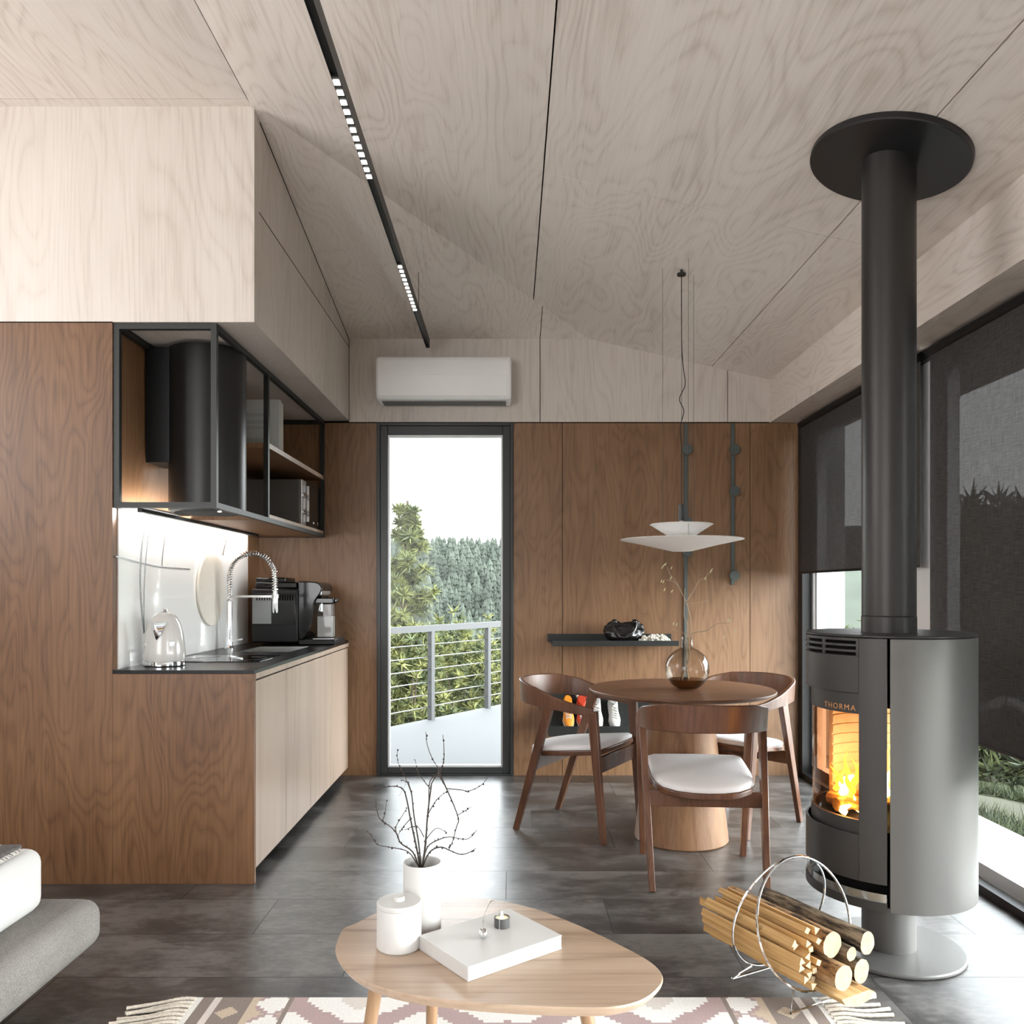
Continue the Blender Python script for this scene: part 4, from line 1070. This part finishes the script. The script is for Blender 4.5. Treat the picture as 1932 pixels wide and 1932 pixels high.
def log(name, label, u, z, r, l0, l1, bark, group=None, seed=0, sq=1):
    t = thing(name, label, 'firewood', lw(u, 0, z+.02), rot, group); rnd = random.Random(seed); n = 22
    m = MB(); secs = 12; vs, fs = [], []
    for i in range(secs+1):
        y = lerp(-l1, -l0, i/secs)
        for j in range(n):
            a = 2*math.pi*j/n; rr = r*(1+.09*mnoise.noise((math.cos(a)*1.6+seed, math.sin(a)*1.6, y*4))+.05*mnoise.noise((math.cos(a)*5+seed, math.sin(a)*5, y*18)))
            vs.append((rr*math.cos(a)*sq, y, rr*math.sin(a)))
    for i in range(secs):
        for j in range(n): fs.append((i*n+j,i*n+(j+1)%n,(i+1)*n+(j+1)%n,(i+1)*n+j))
    m.add(vs, fs); m.build('bark', bark, t, smooth=60)
    MB().add(vs[:n], [tuple(range(n))]).build('cut_end', M['cutwood'], t, smooth=0); MB().add(vs[-n:], [tuple(range(n-1,-1,-1))]).build('cut_end', M['cutwood'], t, smooth=0)
    return t
log('log', 'thick log with peeling flaky bark, topmost in the middle of the pile', -.028, .192, .037, -.24, .175, M['barkbirch'], None, 3)
log('log', 'short pale-ended log under the flaky one, jutting out at the front of the pile', -.028, .112, .036, -.15, .215, M['barkbirch'], None, 5)
log('log', 'rough grey-barked log at the outer top of the pile, next to the stove', .085, .185, .034, -.20, .205, M['bark'], None, 7, .85)
log('log', 'rough grey-barked log tucked below the outer top one in the holder', .066, .105, .036, -.17, .20, M['bark'], None, 9, .85)
log('branch_log', 'slender branch stub with a pinkish cut end between the grey-barked logs', .030, .160, .020, -.12, .195, M['bark'], None, 12)
def stick(name, label, poly, l0, l1, group=None, u=0, z=0):
    t = thing(name, label, 'firewood', lw(u, 0, z+.02), rot, group); n = len(poly); secs = 6; vs = []
    for i in range(secs+1):
        y = lerp(-l1, -l0, i/secs); w_ = .0025
        for k, p in enumerate(poly): vs.append((p[0]+w_*mnoise.noise((k*3+u*90, y*7, z*70)), y, p[1]+w_*mnoise.noise((k*5, y*6+u*80, z*50))))
    fs = [(i*n+j,i*n+(j+1)%n,(i+1)*n+(j+1)%n,(i+1)*n+j) for i in range(secs) for j in range(n)]
    MB().add(vs, fs).build('split_side', M['split'], t, smooth=25)
    MB().add(vs[:n], [tuple(range(n))]).build('cut_end', M['cutwood'], t, smooth=0); MB().add(vs[-n:], [tuple(range(n-1,-1,-1))]).build('cut_end', M['cutwood'], t, smooth=0)
    return t
stick('split_log', 'big quarter-split log with a rounded underside at the bottom of the pile', [(-.068,.012),(-.052,-.010),(.0,-.022),(.045,-.014),(.070,.005),(.048,.014)], -.18, .23, None, .014, .050)
rnd = random.Random(17)
kd = [(-.093,.218),(-.125,.214),(-.152,.205),(-.098,.186),(-.130,.180),(-.160,.174),(-.090,.154),(-.118,.150),(-.147,.146),(-.085,.124),(-.111,.120),(-.138,.116),(-.082,.094),(-.106,.090),(-.080,.240),(-.112,.243),(-.173,.220)]
for k, (u, z) in enumerate(kd):
    a0 = rnd.random()*6.28; r = .0136; n = 3 if k % 3 else 4
    poly = [(r*math.cos(a0+2*math.pi*q/n)*(1 if n == 3 else .9), r*math.sin(a0+2*math.pi*q/n)*(1 if n == 3 else .8)) for q in range(n)]
    stick('kindling', 'thin split stick in the bundle of kindling beside the round logs', poly, -.22+rnd.uniform(-.03,.03), .165+rnd.uniform(-.012,.02), 'kindling sticks in the log holder', u, z)

# ================================================================ RUG
RX0, RX1, RY0, RY1 = -.95, .93, .30, 2.482
cw = (lin(232,229,224), lin(176,154,152), lin(140,128,120), lin(196,178,158), lin(214,205,196))
rm = []
for k, c in enumerate(cw):
    m_, nt_, bs_ = newmat('rug_yarn_%s' % ('cream','mauve','taupe','sand','pale')[k])
    n_ = noise_n(nt_, coords(nt_), 260, 2, .7)
    nt_.links.new(ramp(nt_, n_, [(.3, tuple(x*.78 for x in c[:3])+(1,)), (.7, tuple(min(1, x*1.12) for x in c[:3])+(1,))]), bs_.inputs['Base Color'])
    bs_.inputs['Roughness'].default_value = .95; bs_.inputs['Specular IOR Level'].default_value = .15
    bump(nt_, bs_, n_, .5, .002); rm.append(m_)
def rugc(x, y):
    """flat-woven pattern: end borders, then stepped mauve diamonds on cream"""
    d = min(x-RX0, RX1-x); q = .0145
    v = RY1-y
    if d < .022: return 0
    if d < .060: return 2
    if d < .078: return 4
    if d < .175:
        dx = abs(d-.122); dv = abs((v-.03) % .118-.059) if v > .0 else 1
        return 3 if dx/.034+dv/.034 < 1 else 2
    if d < .196: return 3
    if d < .30:
        dv = (v+.02) % .118; dd = abs(d-.25)
        st = math.floor(abs(dv-.059)/q)*q
        if d > .28: return 2
        return 0 if dd+st < .055 else (1 if dd+st < .075 else 3)
    # medallion field, period .40 across and .40 along, stepped edges
    px_ = ((d-.30) % .40)-.20; pv = ((v+.205) % .44)-.22
    a = math.floor(abs(px_)/q)*q; b_ = math.floor(abs(pv)/q)*q
    s = a*.82+b_
    if s < .045: return 4
    if s < .13: return 0
    if s < .215:
        if v < .09 and abs(abs(px_)-.055) < .011 and v > -.1: return 0
        if v < .055 and abs(abs(px_)-.10) < .010: return 4
        return 1
    if s < .245: return 0
    if abs(px_) > .17 and abs(pv) < .05: return 2
    return 0 if s < .36 else 3
m = MB(); q = .0145/2; nx = int((RX1-RX0)/q); ny = int(.45/q)
vs, fs, mi = [], [], []
for j in range(ny+1):
    for i in range(nx+1): vs.append((lerp(RX0,RX1,i/nx), RY1-j*q, .0075))
for j in range(ny):
    for i in range(nx):
        fs.append((j*(nx+1)+i,(j+1)*(nx+1)+i,(j+1)*(nx+1)+i+1,j*(nx+1)+i+1)); mi.append(rugc(RX0+(i+.5)*(RX1-RX0)/nx, RY1-(j+.5)*q))
m.v = vs; m.f = fs; m.mi = mi
yy = RY1-ny*q; q2 = .029; nx2 = int((RX1-RX0)/q2); ny2 = int((yy-RY0)/q2); b0 = len(m.v)
for j in range(ny2+1):
    for i in range(nx2+1): m.v.append((lerp(RX0,RX1,i/nx2), yy-j*(yy-RY0)/ny2, .0075))
for j in range(ny2):
    for i in range(nx2):
        m.f.append(tuple(b0+k for k in (j*(nx2+1)+i,(j+1)*(nx2+1)+i,(j+1)*(nx2+1)+i+1,j*(nx2+1)+i+1))); m.mi.append(rugc(RX0+(i+.5)*(RX1-RX0)/nx2, yy-(j+.5)*q2))
m.box((RX0,RY0,.0005),(RX1,RY1,.0074), 0)
rg = thing('rug', 'flat woven mauve and cream patterned rug with rope tassels under the coffee table', 'rug', (0,0,0))
m.build('weave', rm, rg, normals=False, smooth=0)
rnd = random.Random(3)
for s, xe in ((-1, RX0), (1, RX1)):
    for k in range(26):
        y = RY1-.010-k*.0225-.004*rnd.random()
        L = .165+.03*rnd.random(); dy = (-.10 if s < 0 else .075-.02*k)*.45+rnd.uniform(-.012,.012); w_ = rnd.uniform(-.009,.009)
        pts = catmull([(xe-s*.004,y,.008),(xe+s*L*.2,y+dy*.1,.011),(xe+s*L*.55,y+dy*.55+w_,.007),(xe+s*L,y+dy*1.1,.0068)], 7)
        kn = [.0052+.0009*(i % 2) for i in range(len(pts))]
        MB().tube(pts, kn, 8).build('tassel', M['rope'], rg)

# ================================================================ COFFEE TABLE
ZT = .40
OUT = [(633,1785),(646,1753),(670,1742),(713,1721),(770,1703),(832,1694.5),(881,1693),(938,1698),(1012,1715),(1093,1746),(1163,1779),(1219,1809),(1244,1829),(1251,1845),(1244,1862),(1219,1883),(1181,1896),(1128,1901),(1022,1899),(917,1893),(829,1884),(758,1873),(698,1855),(656,1830),(637,1806)]
def tp(px, py, z=ZT): Y = F*(H-z)/(py-VY); return Vector(((px-VX)*Y/F, Y, 0))
o2 = catmull([tp(*p) for p in OUT], 5, closed=True); cen = sum(o2, Vector())/len(o2)
ct = thing('coffee_table', 'rounded triangular pale oak coffee table on slim splayed legs', 'table', (cen.x, cen.y, 0))
rel = [p-cen for p in o2]; n = len(rel)
m = MB(); rings = [(.90,ZT-.030),(.965,ZT-.022),(.995,ZT-.010),(1.0,ZT-.004),(.995,ZT)]
vs = [(p.x*s, p.y*s, z) for s, z in rings for p in rel]
fs = [(a*n+i,a*n+(i+1)%n,(a+1)*n+(i+1)%n,(a+1)*n+i) for a in range(len(rings)-1) for i in range(n)]
fs += [tuple(range(n-1,-1,-1)), tuple((len(rings)-1)*n+i for i in range(n))]
m.add(vs, fs).build('tabletop', M['oak'], ct, smooth=30)
def fl(px, py, z): Y = F*(H-z)/(py-VY); return Vector(((px-VX)*Y/F-cen.x, Y-cen.y, z))
for a, b in (((712,1884,ZT-.03),(.0,0)), ((812,1893,ZT-.03),(.0,.0)), ((1168,1898,ZT-.03),(.0,0))): pass
legs = [((-.255,-.035,ZT-.028),(-.31,-.04,.0125)), ((-.14,.09,ZT-.028),(-.155,.12,.0125)), ((.20,-.085,ZT-.028),(.27,-.12,.0125))]
for p, q_ in legs: MB().tube([p, Vector(p).lerp(Vector(q_), .5), q_], [.0165,.014,.009], 14).build('leg', M['oakleg'], ct)
# ceramics
MB_ = thing('lidded_jar', 'white cylindrical lidded jar in front of the vase on the coffee table', 'jar', (-.263, 1.932, ZT+.0005))
MB().lathe([(0,0),(.049,0),(.0522,.004),(.0522,.095),(.0515,.0965),(0,.0965)], 48).build('body', M['white'], MB_)
MB().lathe([(0,.0975),(.0522,.0975),(.0522,.105),(.050,.108),(.013,.109),(.0125,.116),(.011,.118),(0,.118)], 48).build('lid', M['white'], MB_, smooth=30)
vz = thing('cylinder_vase', 'tall white cylinder vase holding dark twigs on the coffee table', 'vase', (-.2195, 2.033, ZT+.0005))
MB().lathe([(0,0),(.0445,0),(.0465,.003),(.0465,.164),(.0455,.166),(.0425,.164),(.0415,.14),(.0415,.01),(0,.01)], 48).build('body', M['white'], vz)
# twigs traced over their spread, each at its own depth
tw = thing('twig_bunch', 'bunch of dark budding twigs in the tall white vase', 'twigs', (-.2195, 2.033, ZT+.0005))
rnd = random.Random(6)
def tpx(px, py, dy): p = W(px, py, 2.033+dy); return p-Vector((-.2195, 2.033, ZT+.0005))
TW = [
 ([(793,1640,0),(786,1600,.01),(776,1545,.03),(768,1510,.04),(762,1490,.05),(750,1483,.06),(728,1485,.07),(708,1490,.08)], .0022),
 ([(794,1640,0),(790,1590,-.01),(782,1540,-.02),(778,1500,-.03),(770,1478,-.04),(757,1470,-.05)], .0020),
 ([(796,1640,0),(802,1590,.0),(806,1540,.0),(812,1490,0),(815,1475,.01),(826,1462,.02),(838,1480,.03)], .0022),
 ([(798,1640,0),(804,1580,.02),(808,1520,.03),(812,1475,.04),(828,1455,.05),(816,1430,.06),(806,1405,.06),(803,1380,.06)], .0016),
 ([(826,1462,.02),(838,1440,.02),(839,1410,.03),(837,1385,.03)], .0014),
 ([(828,1458,.05),(845,1495,.03),(858,1520,.0),(864,1545,-.02),(862,1560,-.03),(855,1588,-.04),(846,1603,-.05)], .0018),
 ([(797,1638,0),(810,1608,-.02),(830,1598,-.04),(850,1604,-.06),(870,1611,-.07),(890,1608,-.08),(897,1602,-.08)], .0018),
 ([(797,1636,0),(806,1600,.03),(826,1585,.05),(850,1580,.07),(880,1584,.09),(900,1566,.10)], .0017),
 ([(792,1636,0),(778,1606,-.02),(755,1592,-.04),(748,1575,-.05),(738,1560,-.06),(718,1548,-.07),(712,1530,-.08),(710,1508,-.08)], .0020),
 ([(790,1634,0),(770,1606,.02),(740,1600,.04),(712,1594,.05),(700,1578,.06),(694,1570,.06)], .0014),
 ([(748,1575,-.05),(746,1560,-.05),(757,1545,-.04),(768,1525,-.04)], .0012),
 ([(844,1488,.03),(870,1490,.02),(885,1492,.01),(908,1482,.0),(920,1468,0)], .0013),
 ([(812,1490,0),(800,1475,-.01),(790,1455,-.02),(785,1435,-.02)], .0012),
 ([(806,1540,0),(820,1515,-.02),(832,1500,-.03),(850,1490,-.03)], .0013),
 ([(776,1545,.03),(762,1560,.04),(750,1575,.05)], .0011),
 ([(720,1549,-.07),(727,1535,-.07),(729,1510,-.06)], .0010),
 ([(862,1540,-.02),(880,1530,-.02),(889,1522,-.02)], .0010),
 ([(800,1590,0),(822,1562,.0),(842,1570,.0)], .0011),
 ([(800,1580,0),(786,1560,-.03),(764,1566,-.05)], .0011),
 ([(778,1500,-.03),(765,1468,-.03),(752,1440,-.03),(748,1415,-.03)], .0011)]
bud_mb = MB()
for pts, r in TW:
    j = [(p[0]+rnd.uniform(-1.5,1.5), p[1]+rnd.uniform(-1.5,1.5), p[2]) for p in pts]
    P = catmull([tpx(*p) for p in j], 4); MB().tube(P, [r*1.05*(1-.6*i/len(P)) for i in range(len(P))], 6).build('twig', M['twig'], tw)
    for i, p in enumerate(P):
        if rnd.random() < .5 and i > 2: bud_mb.ball(p+Vector((rnd.uniform(-.002,.002),0,rnd.uniform(-.002,.002))), rnd.uniform(.0014,.0026), 6, sz=1.3)
tag(bud_mb.build('buds', M['twig'], tw), None, kind='stuff')
for k in range(5):
    a = k*1.26; MB().tube([(.02*math.cos(a),.02*math.sin(a),.012),(.008*math.cos(a+2),.008*math.sin(a+2),.15),tpx(794+k,1636,0)], .002, 6).build('stem', M['twig'], tw)
# boxed book
bk0 = thing('box_book', 'thick white boxed book lying askew on the coffee table', 'book', (-.048, 1.918, ZT+.0005), math.atan2(.162, .211))
wq, dq, hq = .266, .2026, .032
m = MB(); m.box((-wq/2,-dq/2,hq-.003),(wq/2,dq/2,hq)); m.box((-wq/2,-dq/2,0),(wq/2,dq/2,.003)); m.box((-wq/2,-dq/2,.003),(-wq/2+.003,dq/2,hq-.003)); m.build('cover', M['white'], bk0, bevel=.0006, seg=1)
helper_box('pages', (-wq/2+.003,-dq/2+.0012,.003),(wq/2-.001,dq/2-.0012,hq-.003), M['paper'], bk0)
# candle holder with curved wire and ball
zt = ZT+.0005+hq+.0004
cd = thing('candle_holder', 'small steel tealight cup with a curved wire and ball on the white book', 'candle holder', (-.0215, 1.968, zt))
MB().lathe([(0,0),(.0185,0),(.0187,.001),(.0187,.023),(.0178,.0235),(.0172,.022),(.0172,.003),(0,.003)], 32).build('cup', M['grey'], cd)
bp = Vector((-.0645, 1.900, zt))-Vector((-.0215, 1.968, zt))
MB().ball(bp+Vector((0,0,.0115)), .0115, 20).build('ball', M['chrome'], cd)
MB().tube(catmull([bp+Vector((0,0,.022)), bp+Vector((.001,.002,.045)), bp.lerp(Vector((-.008,-.018,0)),.22)+Vector((0,0,.064)), bp.lerp(Vector((-.008,-.018,0)),.55)+Vector((0,0,.076)), bp.lerp(Vector((-.006,-.019,0)),.88)+Vector((0,0,.062)), Vector((-.006,-.0185,.03)), Vector((-.006,-.0188,.001))], 8), .0011, 6).build('wire', M['chrome'], cd)
tl_ = thing('tealight', 'burning tealight inside the small steel cup on the white book', 'candle', (-.0215, 1.968, zt+.0032))
MB().cyl((0,0), .0165, 0, .0165, 24).build('wax', M['wax'], tl_)
MB().tube([(0,0,.0165),(0,0,.021)], .0006, 5).build('wick', M['twig'], tl_)
MB().lathe([(0,.019),(.0026,.022),(.0022,.027),(0,.034)], 12).build('flame', M['candleflame'], tl_)

# ================================================================ BED
bd_ = thing('bed', 'low bed with a light grey upholstered platform and a white mattress', 'bed', (0,0,0))
bx1, by1 = -1.292, 2.625
def soft(name, a, b, mat, parent, r, taper=0):
    m = MB().box(a, b); o = m.build(name, mat, parent, smooth=60); bv = o.modifiers.new('b', 'BEVEL'); bv.width = r; bv.segments = 5; return o
soft('platform', (-3.1,.55,.115),(bx1,by1,.268), M['upholst'], bd_, .055)
MB().box((-2.9,.8,0),(bx1-.32,by1-.32,.115)).build('plinth', M['gap'], bd_)
soft('mattress', (-3.05,.65,.262),(-1.425,2.525,.455), M['mattress'], bd_, .045)
# folded throw
t = thing('throw_blanket', 'grey and white striped woven throw with a dark fringe on the mattress corner', 'blanket', (0,0,.4555))
m = MB(); k = 40; 
for i in range(k):
    x0_ = -2.6+i*(1.135/k); m.box((x0_,2.05,0),(x0_+1.135/k+.0001,2.46,.020), i % 3 % 2)
sb = plain('throw_dark', (88,84,82), .9, tex=.4, tscale=160); sl = plain('throw_light', (150,146,144), .9, tex=.35, tscale=190)
m.build('cloth', [sb, sl], t, smooth=0)
fr_ = MB(); rnd = random.Random(2)
for i in range(60):
    y = 2.055+i*.0067; fr_.tube([(-1.468,y,.012),(-1.462+rnd.uniform(-.004,.004),y+rnd.uniform(-.003,.003),.010),(-1.452,y+rnd.uniform(-.004,.004),.004)], .002, 5)
for i in range(100):
    x = -2.55+i*.0108; fr_.tube([(x,2.052,.012),(x+rnd.uniform(-.003,.003),2.04,.010),(x+rnd.uniform(-.004,.004),2.015,.004)], .002, 5)
fr_.build('fringe', plain('fringe_pale', (196,192,188), .9), t)
helper_box('edge_band', (-1.50,2.051,.0201),(-1.466,2.459,.0215), sb, t)
# ================================================================ LIGHT, CAMERA
w = bpy.data.worlds.new('world'); sc.world = w; w.use_nodes = True
nt = w.node_tree; bg = nt.nodes['Background']
tc = N(nt, 'ShaderNodeTexCoord'); sp = N(nt, 'ShaderNodeSeparateXYZ'); nt.links.new(tc.outputs['Generated'], sp.inputs[0])
nt.links.new(ramp(nt, sp.outputs[2], [(0, (1, 1, 1, 1)), (.25, (.95, .97, 1, 1)), (.8, (.84, .92, 1, 1))]), bg.inputs[0])
vd = N(nt, 'ShaderNodeVectorMath', operation='DOT_PRODUCT'); nt.links.new(tc.outputs['Generated'], vd.inputs[0]); vd.inputs[1].default_value = Vector((.95, -.16, .26)).normalized()
glow = math_n(nt, 'POWER', math_n(nt, 'MAXIMUM', vd.outputs['Value'], 0), 7)
nt.links.new(math_n(nt, 'MULTIPLY_ADD', glow, GLOW, SKY), bg.inputs[1])
sun = bpy.data.lights.new('sun', 'SUN'); sun.energy = SUN; sun.angle = math.radians(12); sun.color = (1, .96, .9)
so = bpy.data.objects.new('sun', sun); C.objects.link(so); so.rotation_euler = Vector((-.2, .72, -.55)).to_track_quat('-Z', 'Y').to_euler()
def portal(c, n, sx, sy):
    l = bpy.data.lights.new('portal', 'AREA'); l.shape = 'RECTANGLE'; l.size = sx; l.size_y = sy; l.cycles.is_portal = True
    o = bpy.data.objects.new('portal', l); C.objects.link(o); o.location = c
    o.rotation_euler = Vector(n).to_track_quat('-Z', 'Y').to_euler(); return o
portal((-.44, 5.62, 1.17), (0, -1, 0), .9, 2.34)
portal((2.10, 1.9, 1.16), (-1, 0, 0), 7.0, 2.34).rotation_euler = (0, math.radians(90), 0)
bpy.data.objects['portal.001'].data.size, bpy.data.objects['portal.001'].data.size_y = 2.34, 7.0
portal((-2.25, YR-.12, 1.72), (0, 1, 0), 2.1, 2.06)
p = portal((XL-.12, 2.1, 2.225), (1, 0, 0), 1.35, 1.6); p.rotation_euler = (0, math.radians(-90), 0)

cam = bpy.data.cameras.new('camera'); co = bpy.data.objects.new('camera', cam); C.objects.link(co)
co.location = (0, 0, H); co.rotation_euler = (math.radians(90), 0, 0)
cam.sensor_width = 36; cam.lens = F/1932*36
cam.shift_x = -(VX-966)/1932; cam.shift_y = (VY-966)/1932
cam.clip_start = .05; cam.clip_end = 600
sc.camera = co
sc.view_settings.view_transform = 'Standard'; sc.view_settings.look = 'None'
sc.view_settings.exposure = EXPO; sc.view_settings.gamma = 1; sc.view_settings.use_curve_mapping = False
sc.cycles.max_bounces = 8; sc.cycles.diffuse_bounces = 5; sc.cycles.glossy_bounces = 4; sc.cycles.transparent_max_bounces = 16
sc.cycles.transmission_bounces = 4; sc.cycles.caustics_reflective = False; sc.cycles.caustics_refractive = False
sc.cycles.sample_clamp_indirect = 6; sc.cycles.use_denoising = True
